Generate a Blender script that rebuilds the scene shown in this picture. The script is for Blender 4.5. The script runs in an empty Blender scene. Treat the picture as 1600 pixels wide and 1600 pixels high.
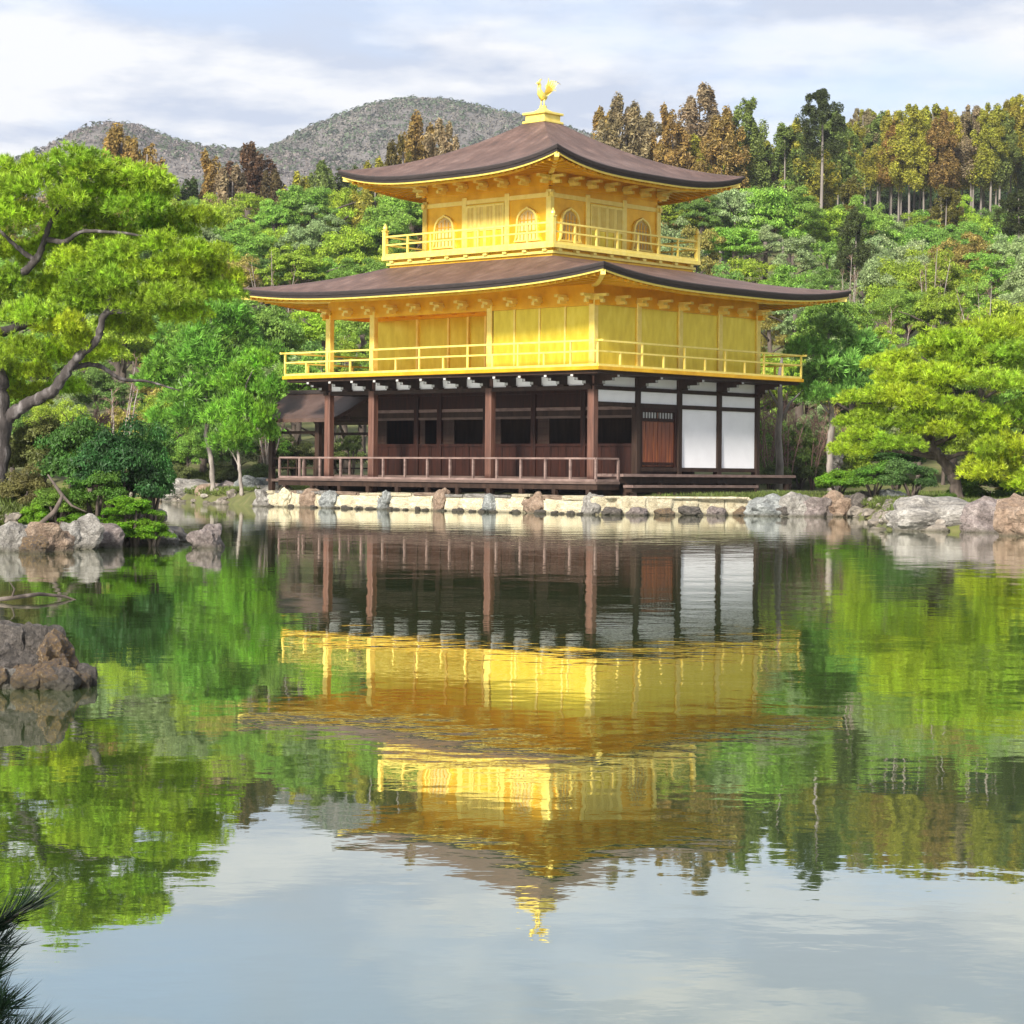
import bpy, bmesh, math, random
import numpy as np
from mathutils import Vector, Matrix, noise as mnoise

# ------------------------------------------------------------------ camera, sky, sun, exposure
scene = bpy.context.scene
COL = scene.collection
F, HOR, ROLL, CAMZ = 3473.3, 737.72, 0.00868, 1.239      # focal length and horizon row in photo pixels (1600 wide)
cam = bpy.data.cameras.new('camera')
cam_o = bpy.data.objects.new('camera', cam); COL.objects.link(cam_o)
cam.sensor_width = 36; cam.lens = 36 * F / 1600
cam.shift_y = -(800 - HOR) / 1600
cam.clip_start = .1; cam.clip_end = 9000
cr, sr = math.cos(ROLL), math.sin(ROLL)
cam_o.matrix_world = Matrix(((cr, -sr, 0, 0), (0, 0, -1, 0), (sr, cr, 0, CAMZ), (0, 0, 0, 1)))
scene.camera = cam_o

SUN_DIR = Vector((-.42, -.907, 0)).normalized()            # horizontal direction towards the sun
SUN_EL = math.radians(31)
world = bpy.data.worlds.new('World'); scene.world = world; world.use_nodes = True
wn, wl = world.node_tree.nodes, world.node_tree.links
wn.clear()
def N(nodes, t, **kw):
    n = nodes.new(t)
    for k, v in kw.items():
        if k in n.inputs and not hasattr(n, k): n.inputs[k].default_value = v
        else: setattr(n, k, v)
    return n
w_out = N(wn, 'ShaderNodeOutputWorld'); w_bg = N(wn, 'ShaderNodeBackground'); w_bg.inputs['Strength'].default_value = .1
sky = N(wn, 'ShaderNodeTexSky', sky_type='NISHITA', sun_disc=False)
sky.sun_elevation = SUN_EL; sky.sun_rotation = math.atan2(SUN_DIR.x, SUN_DIR.y)
sky.air_density = 1.0; sky.dust_density = 1.2; sky.ozone_density = 1.5
tc = N(wn, 'ShaderNodeTexCoord'); sep = N(wn, 'ShaderNodeSeparateXYZ'); wl.new(tc.outputs['Generated'], sep.inputs[0])
zmax = N(wn, 'ShaderNodeMath', operation='MAXIMUM'); zmax.inputs[1].default_value = 0; wl.new(sep.outputs['Z'], zmax.inputs[0])
zadd = N(wn, 'ShaderNodeMath', operation='ADD'); zadd.inputs[1].default_value = .10; wl.new(zmax.outputs[0], zadd.inputs[0])
dvx = N(wn, 'ShaderNodeMath', operation='DIVIDE'); wl.new(sep.outputs['X'], dvx.inputs[0]); wl.new(zadd.outputs[0], dvx.inputs[1])
dvy = N(wn, 'ShaderNodeMath', operation='DIVIDE'); wl.new(sep.outputs['Y'], dvy.inputs[0]); wl.new(zadd.outputs[0], dvy.inputs[1])
cmb = N(wn, 'ShaderNodeCombineXYZ'); wl.new(dvx.outputs[0], cmb.inputs[0]); wl.new(dvy.outputs[0], cmb.inputs[1]); cmb.inputs[2].default_value = 3.7
cn = N(wn, 'ShaderNodeTexNoise'); cn.inputs['Scale'].default_value = 1.15; cn.inputs['Detail'].default_value = 7; cn.inputs['Roughness'].default_value = .52
cn.inputs['Distortion'].default_value = .25
wl.new(cmb.outputs[0], cn.inputs['Vector'])
crp = N(wn, 'ShaderNodeValToRGB'); crp.color_ramp.elements[0].position = .31; crp.color_ramp.elements[1].position = .53
wl.new(cn.outputs['Fac'], crp.inputs[0])
# shading inside the cloud sheet: thick parts greyer, thin parts white
cn2 = N(wn, 'ShaderNodeTexNoise'); cn2.inputs['Scale'].default_value = 1.7; cn2.inputs['Detail'].default_value = 9; cn2.inputs['Roughness'].default_value = .58
mp = N(wn, 'ShaderNodeMapping'); mp.inputs['Location'].default_value = (4.3, 1.7, 9.0); wl.new(cmb.outputs[0], mp.inputs[0]); wl.new(mp.outputs[0], cn2.inputs['Vector'])
ccol = N(wn, 'ShaderNodeValToRGB')
ccol.color_ramp.elements[0].position = .40; ccol.color_ramp.elements[0].color = (3.0, 3.4, 4.2, 1)
ccol.color_ramp.elements[1].position = .51; ccol.color_ramp.elements[1].color = (5.0, 5.05, 5.15, 1)
wl.new(cn2.outputs['Fac'], ccol.inputs[0])
w_hsv = N(wn, 'ShaderNodeMix', data_type='RGBA', blend_type='MIX'); w_hsv.inputs[0].default_value = .6
wl.new(sky.outputs[0], w_hsv.inputs[6]); w_hsv.inputs[7].default_value = (3.0, 3.7, 5.2, 1)
wmix = N(wn, 'ShaderNodeMix', data_type='RGBA')
wl.new(crp.outputs[0], wmix.inputs[0]); wl.new(w_hsv.outputs[2], wmix.inputs[6]); wl.new(ccol.outputs[0], wmix.inputs[7])
wl.new(wmix.outputs[2], w_bg.inputs['Color']); wl.new(w_bg.outputs[0], w_out.inputs[0])

sun = bpy.data.lights.new('sun', 'SUN'); sun.energy = 4.7; sun.angle = math.radians(9.0); sun.color = (1, .94, .84)
sun_o = bpy.data.objects.new('sun', sun); COL.objects.link(sun_o)
sd = Vector((SUN_DIR.x * math.cos(SUN_EL), SUN_DIR.y * math.cos(SUN_EL), math.sin(SUN_EL)))
sun_o.rotation_euler = sd.to_track_quat('Z', 'Y').to_euler(); sun_o.location = (-30, -20, 60)
scene.view_settings.view_transform = 'Standard'; scene.view_settings.look = 'None'
scene.view_settings.gamma = 1; scene.view_settings.use_curve_mapping = False
scene.view_settings.exposure = 1.05
scene.render.engine = 'CYCLES'
scene.cycles.max_bounces = 7; scene.cycles.diffuse_bounces = 4; scene.cycles.glossy_bounces = 4
scene.cycles.transmission_bounces = 3; scene.cycles.transparent_max_bounces = 4
scene.cycles.caustics_reflective = True; scene.cycles.sample_clamp_indirect = 3.0; scene.cycles.caustics_refractive = False
scene.cycles.use_denoising = True
RNG = np.random.default_rng(7); random.seed(7)

# ------------------------------------------------------------------ helpers
def ray(px, py):
    dx, dy = px - 800, py - HOR
    return (dx * cr + dy * sr) / F, -(-dx * sr + dy * cr) / F
def at(px, py, Y):
    a, b = ray(px, py); return Vector((a * Y, Y, CAMZ + b * Y))

def tag(o, label=None, cat=None, group=None, kind=None):
    if label: o['label'] = label
    if cat: o['category'] = cat
    if group: o['group'] = group
    if kind: o['kind'] = kind
    return o
def link(name, mesh, mat=None, parent=None):
    o = bpy.data.objects.new(name, mesh); COL.objects.link(o)
    if mat is not None and mesh is not None and not mesh.materials: mesh.materials.append(mat)
    if parent is not None: o.parent = parent
    return o
def empty(name, loc=(0, 0, 0), rz=0):
    o = bpy.data.objects.new(name, None); COL.objects.link(o); o.location = loc; o.rotation_euler = (0, 0, rz)
    o.empty_display_size = .2
    return o
def mesh_np(name, v, f, smooth=False):
    """fast mesh from (n,3) vertices and (m,k) faces"""
    v = np.asarray(v, np.float32); f = np.asarray(f, np.int32); k = f.shape[1]
    me = bpy.data.meshes.new(name)
    me.vertices.add(len(v)); me.vertices.foreach_set('co', v.ravel())
    me.loops.add(f.size); me.loops.foreach_set('vertex_index', f.ravel())
    me.polygons.add(len(f)); me.polygons.foreach_set('loop_start', np.arange(0, f.size, k, dtype=np.int32))
    me.polygons.foreach_set('loop_total', np.full(len(f), k, np.int32))
    me.polygons.foreach_set('use_smooth', np.full(len(f), smooth, bool))
    me.update(calc_edges=True); return me

class MB:
    """collects boxes, tubes and rings, then links them as one mesh"""
    def __init__(s): s.v, s.f = [], []
    def box(s, x0, x1, y0, y1, z0, z1):
        n = len(s.v)
        s.v += [(x0, y0, z0), (x1, y0, z0), (x1, y1, z0), (x0, y1, z0), (x0, y0, z1), (x1, y0, z1), (x1, y1, z1), (x0, y1, z1)]
        s.f += [(n, n+3, n+2, n+1), (n+4, n+5, n+6, n+7), (n, n+1, n+5, n+4), (n+1, n+2, n+6, n+5), (n+2, n+3, n+7, n+6), (n+3, n, n+4, n+7)]
        return s
    def bar(s, a, b, w, h):
        """box beam from a to b, width w sideways, h in height"""
        a, b = Vector(a), Vector(b); d = (b - a).normalized()
        side = d.cross(Vector((0, 0, 1)))
        side = side.normalized() if side.length > 1e-4 else Vector((1, 0, 0))
        up = side.cross(d).normalized(); n = len(s.v)
        for p in (a, b):
            for i, j in ((-1, -1), (1, -1), (1, 1), (-1, 1)): s.v.append(tuple(p + side * (w / 2 * i) + up * (h / 2 * j)))
        s.f += [(n, n+1, n+2, n+3), (n+7, n+6, n+5, n+4)] + [(n+i, n+4+i, n+4+(i+1) % 4, n+(i+1) % 4) for i in range(4)]
        return s
    def tube(s, pts, rad, k=8, cap=True):
        pts = [Vector(p) for p in pts]; n0 = len(s.v); prev = None
        for i, p in enumerate(pts):
            d = (pts[min(i+1, len(pts)-1)] - pts[max(i-1, 0)]).normalized()
            if prev is None:
                prev = d.orthogonal().normalized()
            prev = (prev - d * prev.dot(d)).normalized(); b = d.cross(prev)
            for j in range(k):
                a = 2 * math.pi * j / k
                s.v.append(tuple(p + (prev * math.cos(a) + b * math.sin(a)) * rad[i]))
        for i in range(len(pts) - 1):
            for j in range(k):
                s.f.append((n0+i*k+j, n0+i*k+(j+1) % k, n0+(i+1)*k+(j+1) % k, n0+(i+1)*k+j))
        if cap:
            s.f.append(tuple(n0+j for j in range(k))[::-1]); e = n0+(len(pts)-1)*k; s.f.append(tuple(e+j for j in range(k)))
        return s
    def mesh(s, name, smooth=False):
        me = bpy.data.meshes.new(name); me.from_pydata(s.v, [], s.f); me.update()
        if smooth: me.polygons.foreach_set('use_smooth', [True] * len(me.polygons))
        return me
    def build(s, name, mat, parent=None, smooth=False, bevel=0):
        me = s.mesh(name, smooth)
        if bevel:
            bm = bmesh.new(); bm.from_mesh(me)
            bmesh.ops.bevel(bm, geom=bm.edges[:], offset=bevel, segments=1, affect='EDGES'); bm.to_mesh(me); bm.free()
        return link(name, me, mat, parent)
def box(name, par, x0, x1, y0, y1, z0, z1, mat, bevel=0):
    return MB().box(min(x0, x1), max(x0, x1), min(y0, y1), max(y0, y1), min(z0, z1), max(z0, z1)).build(name, mat, par, bevel=bevel)

def spline(pts, n):
    """Catmull-Rom through pts (tuples of any width)"""
    P = np.array(pts, float); P = np.vstack([2*P[0]-P[1], P, 2*P[-1]-P[-2]]); out = []
    m = len(P) - 3
    for q in np.linspace(0, m - 1e-6, n):
        i = int(q); t = q - i; a, b, c, d = P[i:i+4]
        out.append(.5 * (2*b + (c-a)*t + (2*a-5*b+4*c-d)*t*t + (3*b-a-3*c+d)*t**3))
    return np.array(out)

# ------------------------------------------------------------------ materials
def mat_new(name):
    m = bpy.data.materials.new(name); m.use_nodes = True; n, l = m.node_tree.nodes, m.node_tree.links
    return m, n, l, n['Principled BSDF']
def noise_ramp(n, l, scale, cols, detail=5, rough=.55, coord='Object', stretch=None, dist=0):
    t = N(n, 'ShaderNodeTexCoord'); tx = N(n, 'ShaderNodeTexNoise'); tx.inputs['Scale'].default_value = scale
    tx.inputs['Detail'].default_value = detail; tx.inputs['Roughness'].default_value = rough; tx.inputs['Distortion'].default_value = dist
    src = t.outputs[coord]
    if stretch:
        mp = N(n, 'ShaderNodeMapping'); mp.inputs['Scale'].default_value = stretch; l.new(src, mp.inputs[0]); src = mp.outputs[0]
    l.new(src, tx.inputs['Vector'])
    r = N(n, 'ShaderNodeValToRGB'); e = r.color_ramp.elements
    while len(e) < len(cols): e.new(.5)
    for i, (p, c) in enumerate(cols): e[i].position = p; e[i].color = (*c, 1)
    l.new(tx.outputs['Fac'], r.inputs[0]); return r, tx
def bump(n, l, b, h, strength, dist=.02):
    bp = N(n, 'ShaderNodeBump'); bp.inputs['Strength'].default_value = strength; bp.inputs['Distance'].default_value = dist
    l.new(h, bp.inputs['Height']); l.new(bp.outputs[0], b.inputs['Normal'])
def simple(name, scale, cols, rough=.7, metal=0, bs=.3, bd=.01, stretch=None, spec=.5, detail=5):
    m, n, l, b = mat_new(name)
    r, tx = noise_ramp(n, l, scale, cols, stretch=stretch, detail=detail)
    l.new(r.outputs[0], b.inputs['Base Color']); b.inputs['Roughness'].default_value = rough; b.inputs['Metallic'].default_value = metal
    b.inputs['Specular IOR Level'].default_value = spec
    if bs: bump(n, l, b, tx.outputs['Fac'], bs, bd)
    return m
M = {}
M['gold'] = simple('gold_leaf', 2.2, [(.25, (.58, .29, .008)), (.55, (.74, .40, .014)), (.8, (.82, .50, .03))], rough=.36, metal=.5, bs=.2, bd=.01)
M['gold_panel'] = simple('gold_panel', 5, [(.25, (.58, .43, .025)), (.55, (.69, .54, .04)), (.8, (.77, .63, .085))], rough=.30, metal=.55, bs=.16, bd=.006, stretch=(1, 1, .35))
M['gold_bright'] = simple('gold_trim', 6, [(.3, (.72, .56, .10)), (.7, (.80, .65, .18))], rough=.38, metal=.3, bs=0)
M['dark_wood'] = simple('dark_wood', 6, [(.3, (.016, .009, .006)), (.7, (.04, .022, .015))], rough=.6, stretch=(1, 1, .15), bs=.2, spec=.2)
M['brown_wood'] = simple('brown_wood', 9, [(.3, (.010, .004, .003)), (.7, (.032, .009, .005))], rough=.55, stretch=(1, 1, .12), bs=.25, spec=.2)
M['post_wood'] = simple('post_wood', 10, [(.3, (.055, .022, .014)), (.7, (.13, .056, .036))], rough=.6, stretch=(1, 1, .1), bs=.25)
M['door_wood'] = simple('door_wood', 9, [(.28, (.06, .013, .006)), (.52, (.15, .036, .010)), (.75, (.26, .08, .02))], rough=.45, stretch=(1.4, 1.4, .12), bs=.25)
M['rail_wood'] = simple('rail_wood', 8, [(.3, (.09, .055, .047)), (.7, (.20, .135, .115))], rough=.75, stretch=(.4, .4, 1), bs=.25)
M['deck_wood'] = simple('deck_wood', 8, [(.3, (.05, .03, .024)), (.7, (.11, .07, .055))], rough=.75, stretch=(.3, .3, 1), bs=.25)
M['plaster'] = simple('white_plaster', 1.6, [(.3, (.74, .74, .76)), (.7, (.82, .82, .84))], rough=.85, bs=.08, detail=8)
M['cap_white'] = simple('white_cap', 5, [(.3, (.28, .28, .27)), (.7, (.40, .40, .39))], rough=.8, bs=0)
M['dark_edge'] = simple('eave_edge', 14, [(.3, (.012, .009, .009)), (.7, (.035, .024, .022))], rough=.7, stretch=(.3, .3, 4))

def roof_mat():
    m, n, l, b = mat_new('bark_shingles')
    r, tx = noise_ramp(n, l, 1.1, [(.25, (.065, .036, .026)), (.48, (.12, .066, .048)), (.72, (.19, .12, .095))], detail=9, rough=.65)
    r2, tx2 = noise_ramp(n, l, 26, [(.3, (.55, .55, .55)), (.7, (1.25, 1.2, 1.2))], detail=3)
    mx = N(n, 'ShaderNodeMix', data_type='RGBA', blend_type='MULTIPLY'); mx.inputs[0].default_value = .85
    l.new(r.outputs[0], mx.inputs[6]); l.new(r2.outputs[0], mx.inputs[7])
    # horizontal courses follow height
    t = N(n, 'ShaderNodeTexCoord'); wv = N(n, 'ShaderNodeTexWave', wave_type='BANDS', bands_direction='Y', wave_profile='SAW')
    wv.inputs['Scale'].default_value = 2.6; wv.inputs['Distortion'].default_value = 1.2; wv.inputs['Detail'].default_value = 3; wv.inputs['Detail Scale'].default_value = 2
    um = N(n, 'ShaderNodeMapping'); um.inputs['Scale'].default_value = (.15, 1, 1); l.new(t.outputs['UV'], um.inputs[0]); l.new(um.outputs[0], wv.inputs['Vector'])
    st_, sx2 = noise_ramp(n, l, 3.0, [(.3, (.62, .60, .60)), (.55, (1, 1, 1)), (.75, (1.45, 1.5, 1.5))], detail=6, rough=.6, coord='UV', stretch=(1.6, .35, 1))
    mr = N(n, 'ShaderNodeMapRange'); mr.inputs[3].default_value = .6; mr.inputs[4].default_value = 1.2; l.new(wv.outputs['Fac'], mr.inputs[0])
    mx2 = N(n, 'ShaderNodeMix', data_type='RGBA', blend_type='MULTIPLY'); mx2.inputs[0].default_value = 1
    l.new(mx.outputs[2], mx2.inputs[6]); l.new(mr.outputs[0], mx2.inputs[7])
    mx3 = N(n, 'ShaderNodeMix', data_type='RGBA', blend_type='MULTIPLY'); mx3.inputs[0].default_value = 1; l.new(mx2.outputs[2], mx3.inputs[6]); l.new(st_.outputs[0], mx3.inputs[7])
    l.new(mx3.outputs[2], b.inputs['Base Color']); b.inputs['Roughness'].default_value = .62
    ad = N(n, 'ShaderNodeMath', operation='ADD'); l.new(wv.outputs['Fac'], ad.inputs[0]); l.new(tx2.outputs['Fac'], ad.inputs[1])
    bump(n, l, b, ad.outputs[0], .5, .02); return m
M['roof'] = roof_mat()

def leaf_mat(name, trans=.5, hue_var=.05, val_var=.5, rough=.5, fine=2.2):
    """colour comes from the object's own colour, varied leaf by leaf"""
    m, n, l, b = mat_new(name)
    oi = N(n, 'ShaderNodeObjectInfo'); ge = N(n, 'ShaderNodeNewGeometry')
    hs = N(n, 'ShaderNodeHueSaturation')
    mh = N(n, 'ShaderNodeMapRange'); mh.inputs[3].default_value = .5 - hue_var / 2; mh.inputs[4].default_value = .5 + hue_var / 2
    mv = N(n, 'ShaderNodeMapRange'); mv.inputs[3].default_value = 1 - val_var; mv.inputs[4].default_value = 1 + val_var
    # broad patches across the crown
    t = N(n, 'ShaderNodeTexCoord'); tx = N(n, 'ShaderNodeTexNoise'); tx.inputs['Scale'].default_value = .9; tx.inputs['Detail'].default_value = 2
    l.new(t.outputs['Object'], tx.inputs['Vector'])
    l.new(tx.outputs['Fac'], mh.inputs[0]); l.new(ge.outputs['Random Per Island'], mv.inputs[0])
    tf = N(n, 'ShaderNodeTexNoise'); tf.inputs['Scale'].default_value = fine; tf.inputs['Detail'].default_value = 2; l.new(t.outputs['Object'], tf.inputs['Vector'])
    mf = N(n, 'ShaderNodeMapRange'); mf.inputs[1].default_value = .3; mf.inputs[2].default_value = .7; mf.inputs[3].default_value = .62; mf.inputs[4].default_value = 1.4; l.new(tf.outputs['Fac'], mf.inputs[0])
    mm = N(n, 'ShaderNodeMath', operation='MULTIPLY'); l.new(mv.outputs[0], mm.inputs[0]); l.new(mf.outputs[0], mm.inputs[1])
    l.new(mh.outputs[0], hs.inputs['Hue']); l.new(mm.outputs[0], hs.inputs['Value']); l.new(oi.outputs['Color'], hs.inputs['Color'])
    l.new(hs.outputs[0], b.inputs['Base Color']); b.inputs['Roughness'].default_value = rough; b.inputs['Specular IOR Level'].default_value = .35
    tr = N(n, 'ShaderNodeBsdfTranslucent'); mix = N(n, 'ShaderNodeMixShader'); mix.inputs[0].default_value = trans
    l.new(hs.outputs[0], tr.inputs['Color']); l.new(b.outputs[0], mix.inputs[1]); l.new(tr.outputs[0], mix.inputs[2])
    l.new(mix.outputs[0], n['Material Output'].inputs['Surface']); return m
M['leaf'] = leaf_mat('broad_leaf'); M['needle'] = leaf_mat('pine_needles', trans=.45, hue_var=.05, val_var=.5, rough=.45, fine=5)
M['conifer'] = leaf_mat('cedar_sprays', trans=.4, hue_var=.05, val_var=.5, fine=1.5)
M['bark'] = simple('bark', 7, [(.3, (.03, .022, .018)), (.55, (.085, .065, .052)), (.78, (.19, .155, .135))], rough=.9, stretch=(1, 1, .4), bs=.9, bd=.03)
M['bark_pale'] = simple('pale_bark', 5, [(.3, (.10, .085, .075)), (.7, (.30, .26, .23))], rough=.9, stretch=(1, 1, .3), bs=.6, bd=.02)
M['bark_grey'] = simple('grey_bark', 7, [(.3, (.014, .011, .010)), (.52, (.05, .041, .039)), (.75, (.20, .18, .18))], rough=.9, stretch=(1, 1, .35), bs=1, bd=.04)
M['twig'] = simple('bare_twigs', 3, [(.3, (.10, .055, .04)), (.7, (.24, .15, .115))], rough=.85, bs=0)
M['moss_ground'] = simple('moss_ground', 1.4, [(.25, (.06, .05, .022)), (.5, (.09, .10, .025)), (.75, (.16, .13, .06))], rough=.95, bs=.8, bd=.05, detail=8)

def rock_mat(name, cols, scale=2.4):
    m, n, l, b = mat_new(name)
    r, tx = noise_ramp(n, l, scale*.8, cols, detail=10, rough=.74, dist=.4)
    ri, ti = noise_ramp(n, l, scale * 6, [(.35, (.55, .55, .55)), (.65, (1.2, 1.2, 1.2))], detail=5)
    mx = N(n, 'ShaderNodeMix', data_type='RGBA', blend_type='MULTIPLY'); mx.inputs[0].default_value = .7
    l.new(r.outputs[0], mx.inputs[6]); l.new(ri.outputs[0], mx.inputs[7])
    # wet, algae-stained foot and dark crevices
    ge = N(n, 'ShaderNodeNewGeometry'); sp = N(n, 'ShaderNodeSeparateXYZ'); l.new(ge.outputs['Position'], sp.inputs[0])
    wv = N(n, 'ShaderNodeMath', operation='MULTIPLY_ADD'); wv.inputs[1].default_value = -.14; l.new(tx.outputs['Fac'], wv.inputs[0]); l.new(sp.outputs['Z'], wv.inputs[2])
    wr = N(n, 'ShaderNodeMapRange'); wr.inputs[1].default_value = -.06; wr.inputs[2].default_value = .03; wr.inputs[3].default_value = .75; wr.inputs[4].default_value = 0; l.new(wv.outputs[0], wr.inputs[0])
    vo = N(n, 'ShaderNodeTexVoronoi', feature='DISTANCE_TO_EDGE'); vo.inputs['Scale'].default_value = scale*.9
    wn_ = N(n, 'ShaderNodeVectorMath', operation='ADD'); tcc = N(n, 'ShaderNodeTexCoord'); l.new(tcc.outputs['Object'], wn_.inputs[0]); l.new(tx.outputs['Color'], wn_.inputs[1]); l.new(wn_.outputs[0], vo.inputs['Vector'])
    vr = N(n, 'ShaderNodeMapRange'); vr.inputs[1].default_value = 0; vr.inputs[2].default_value = .05; vr.inputs[3].default_value = .35; vr.inputs[4].default_value = 1; l.new(vo.outputs['Distance'], vr.inputs[0])
    mc = N(n, 'ShaderNodeMix', data_type='RGBA', blend_type='MULTIPLY'); mc.inputs[0].default_value = .8; l.new(mx.outputs[2], mc.inputs[6]); l.new(vr.outputs[0], mc.inputs[7])
    mw = N(n, 'ShaderNodeMix', data_type='RGBA'); l.new(wr.outputs[0], mw.inputs[0]); l.new(mc.outputs[2], mw.inputs[6]); mw.inputs[7].default_value = (.045, .04, .022, 1)
    l.new(mw.outputs[2], b.inputs['Base Color']); b.inputs['Roughness'].default_value = .85
    ad = N(n, 'ShaderNodeMath', operation='ADD'); l.new(tx.outputs['Fac'], ad.inputs[0]); l.new(ti.outputs['Fac'], ad.inputs[1])
    bump(n, l, b, ad.outputs[0], .8, .06); return m
M['rock_pale'] = rock_mat('pale_rock', [(.3, (.07, .062, .055)), (.48, (.20, .185, .165)), (.7, (.40, .38, .35))])
M['rock_cream'] = rock_mat('cream_stone', [(.25, (.26, .20, .11)), (.45, (.45, .39, .26)), (.7, (.58, .54, .41))], 2.2)
M['rock_tan'] = rock_mat('tan_stone', [(.3, (.085, .05, .032)), (.48, (.21, .145, .10)), (.72, (.38, .29, .22))])
M['rock_dark'] = rock_mat('dark_rock', [(.3, (.025, .022, .02)), (.5, (.085, .072, .062)), (.68, (.22, .19, .17))], 4)
M['rock_moss'] = rock_mat('lichen_rock', [(.28, (.03, .022, .018)), (.45, (.13, .10, .085)), (.56, (.22, .13, .04)), (.68, (.50, .47, .42))], 7)
M['rock_pink'] = rock_mat('pinkish_rock', [(.3, (.065, .05, .045)), (.48, (.18, .145, .135)), (.72, (.36, .31, .29))], 3)
M['rock_blue'] = rock_mat('blue_grey_stone', [(.3, (.07, .072, .07)), (.48, (.19, .20, .195)), (.72, (.40, .41, .40))], 2.2)

def water_mat():
    m, n, l, b = mat_new('pond_water')
    n.remove(b); out = n['Material Output']
    df = N(n, 'ShaderNodeBsdfDiffuse'); df.inputs['Color'].default_value = (.036, .062, .014, 1)
    gl = N(n, 'ShaderNodeBsdfGlossy'); gl.inputs['Color'].default_value = (.95, .96, .93, 1); gl.inputs['Roughness'].default_value = .012
    t = N(n, 'ShaderNodeTexCoord')
    def nz(scale, st, det=2):
        mp = N(n, 'ShaderNodeMapping'); mp.inputs['Scale'].default_value = st; l.new(t.outputs['Object'], mp.inputs[0])
        x = N(n, 'ShaderNodeTexNoise'); x.inputs['Scale'].default_value = scale; x.inputs['Detail'].default_value = det; l.new(mp.outputs[0], x.inputs['Vector']); return x.outputs['Fac']
    a = nz(1.0, (1, .8, 1), 3); c = nz(6.5, (.8, 1.1, 1), 3)
    # calm and ruffled patches
    pt = nz(.07, (1, .5, 1), 2)
    pr = N(n, 'ShaderNodeMapRange'); pr.inputs[1].default_value = .38; pr.inputs[2].default_value = .62; pr.inputs[3].default_value = .35; pr.inputs[4].default_value = 1.15; l.new(pt, pr.inputs[0])
    m1 = N(n, 'ShaderNodeMath', operation='MULTIPLY'); m1.inputs[1].default_value = .13; l.new(c, m1.inputs[0])
    s = N(n, 'ShaderNodeMath', operation='ADD'); l.new(a, s.inputs[0]); l.new(m1.outputs[0], s.inputs[1])
    h = N(n, 'ShaderNodeMath', operation='MULTIPLY'); l.new(s.outputs[0], h.inputs[0]); l.new(pr.outputs[0], h.inputs[1])
    bp = N(n, 'ShaderNodeBump'); bp.inputs['Strength'].default_value = 1; bp.inputs['Distance'].default_value = .0075; l.new(h.outputs[0], bp.inputs['Height'])
    l.new(bp.outputs[0], gl.inputs['Normal'])
    fr = N(n, 'ShaderNodeFresnel'); fr.inputs['IOR'].default_value = 1.33; l.new(bp.outputs[0], fr.inputs['Normal'])
    pw = N(n, 'ShaderNodeMath', operation='POWER'); pw.inputs[1].default_value = .40; l.new(fr.outputs[0], pw.inputs[0])
    mix = N(n, 'ShaderNodeMixShader'); l.new(pw.outputs[0], mix.inputs[0]); l.new(df.outputs[0], mix.inputs[1]); l.new(gl.outputs[0], mix.inputs[2])
    l.new(mix.outputs[0], out.inputs['Surface']); return m
M['water'] = water_mat()

# ------------------------------------------------------------------ terrain and water
TH = .7327; SX, SY = (925.39 - 800) / F * 67.94, 67.94            # pavilion's south-east corner post, and its turn
CT, ST = math.cos(TH), math.sin(TH)
def wl_(lx, ly): return SX + lx * CT + ly * ST, SY - lx * ST + ly * CT   # pavilion local -> world
POND = np.array([(-60, -8), (-6, 2.6), (-2.2, 3.3), (-1.25, 4.15), (-.6, 3.2), (3, 3.3), (10, 3), (30, 4), (38, 20), (31, 38), (20, 45.6), (12.5, 49.3), (9.6, 49.9), (8.7, 50.8),
                 (9.2, 56), (10.6, 61), (10.2, 66.3), (8, 67.3), (3.5, 66.25), wl_(1.6, -1.45), wl_(-13.4, -1.45), (-10.3, 80), (-13.5, 86), (-22, 90), (-42, 84), (-60, 40)])
def sdist(x, y, poly):
    """distance to the polygon edge, negative inside"""
    d = np.full(x.shape, 1e9); ins = np.zeros(x.shape, bool)
    for (ax, ay), (bx, by) in zip(poly, np.roll(poly, -1, 0)):
        ex, ey = bx - ax, by - ay; t = np.clip(((x-ax)*ex + (y-ay)*ey) / (ex*ex + ey*ey), 0, 1)
        d = np.minimum(d, np.hypot(x - ax - t*ex, y - ay - t*ey))
        c = ((ay > y) != (by > y)); ins ^= c & (x < (bx-ax) * (y-ay) / (by-ay+1e-12) + ax)
    return np.where(ins, -d, d)
def sstep(a, b, x): t = np.clip((x - a) / (b - a), 0, 1); return t*t*(3-2*t)
def ground_z(x, y):
    x = np.atleast_1d(np.asarray(x, float)); y = np.atleast_1d(np.asarray(y, float))
    d = sdist(x, y, POND)
    isl = 1 - np.hypot((x + 10.2) / 4.3, (y - 38.2) / 3.3)        # islet at the left
    d = np.maximum(d, isl * 3.4)
    z = -1.0 + 1.48 * sstep(-1.3, .5, d) + .08 * sstep(.5, 3, d)
    z += .22 * sstep(0, .55, isl)
    ramp = np.interp(y, [0, 86, 105, 120, 140, 160, 185, 220, 260, 420, 700, 9000], [0, 0, 2.6, 5.2, 9, 13, 19, 26.5, 30, 26, 8, 0])
    z += np.where(d > 0, ramp * (.62 + .38 * sstep(-12, 25, x)), 0)
    wob = .12 * np.sin(x*.9 + 1.3*np.sin(y*.37)) * np.sin(y*.7 + .8)
    return z + wob * sstep(1.0, 4, d)
gx = np.concatenate([np.linspace(-4000, -70, 24), np.arange(-68, 68, .62), np.linspace(70, 4000, 24)])
gy = np.concatenate([np.linspace(-300, -8, 10), np.arange(-7, 100, .62), np.arange(101, 300, 3), np.linspace(305, 8500, 34)])
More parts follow.
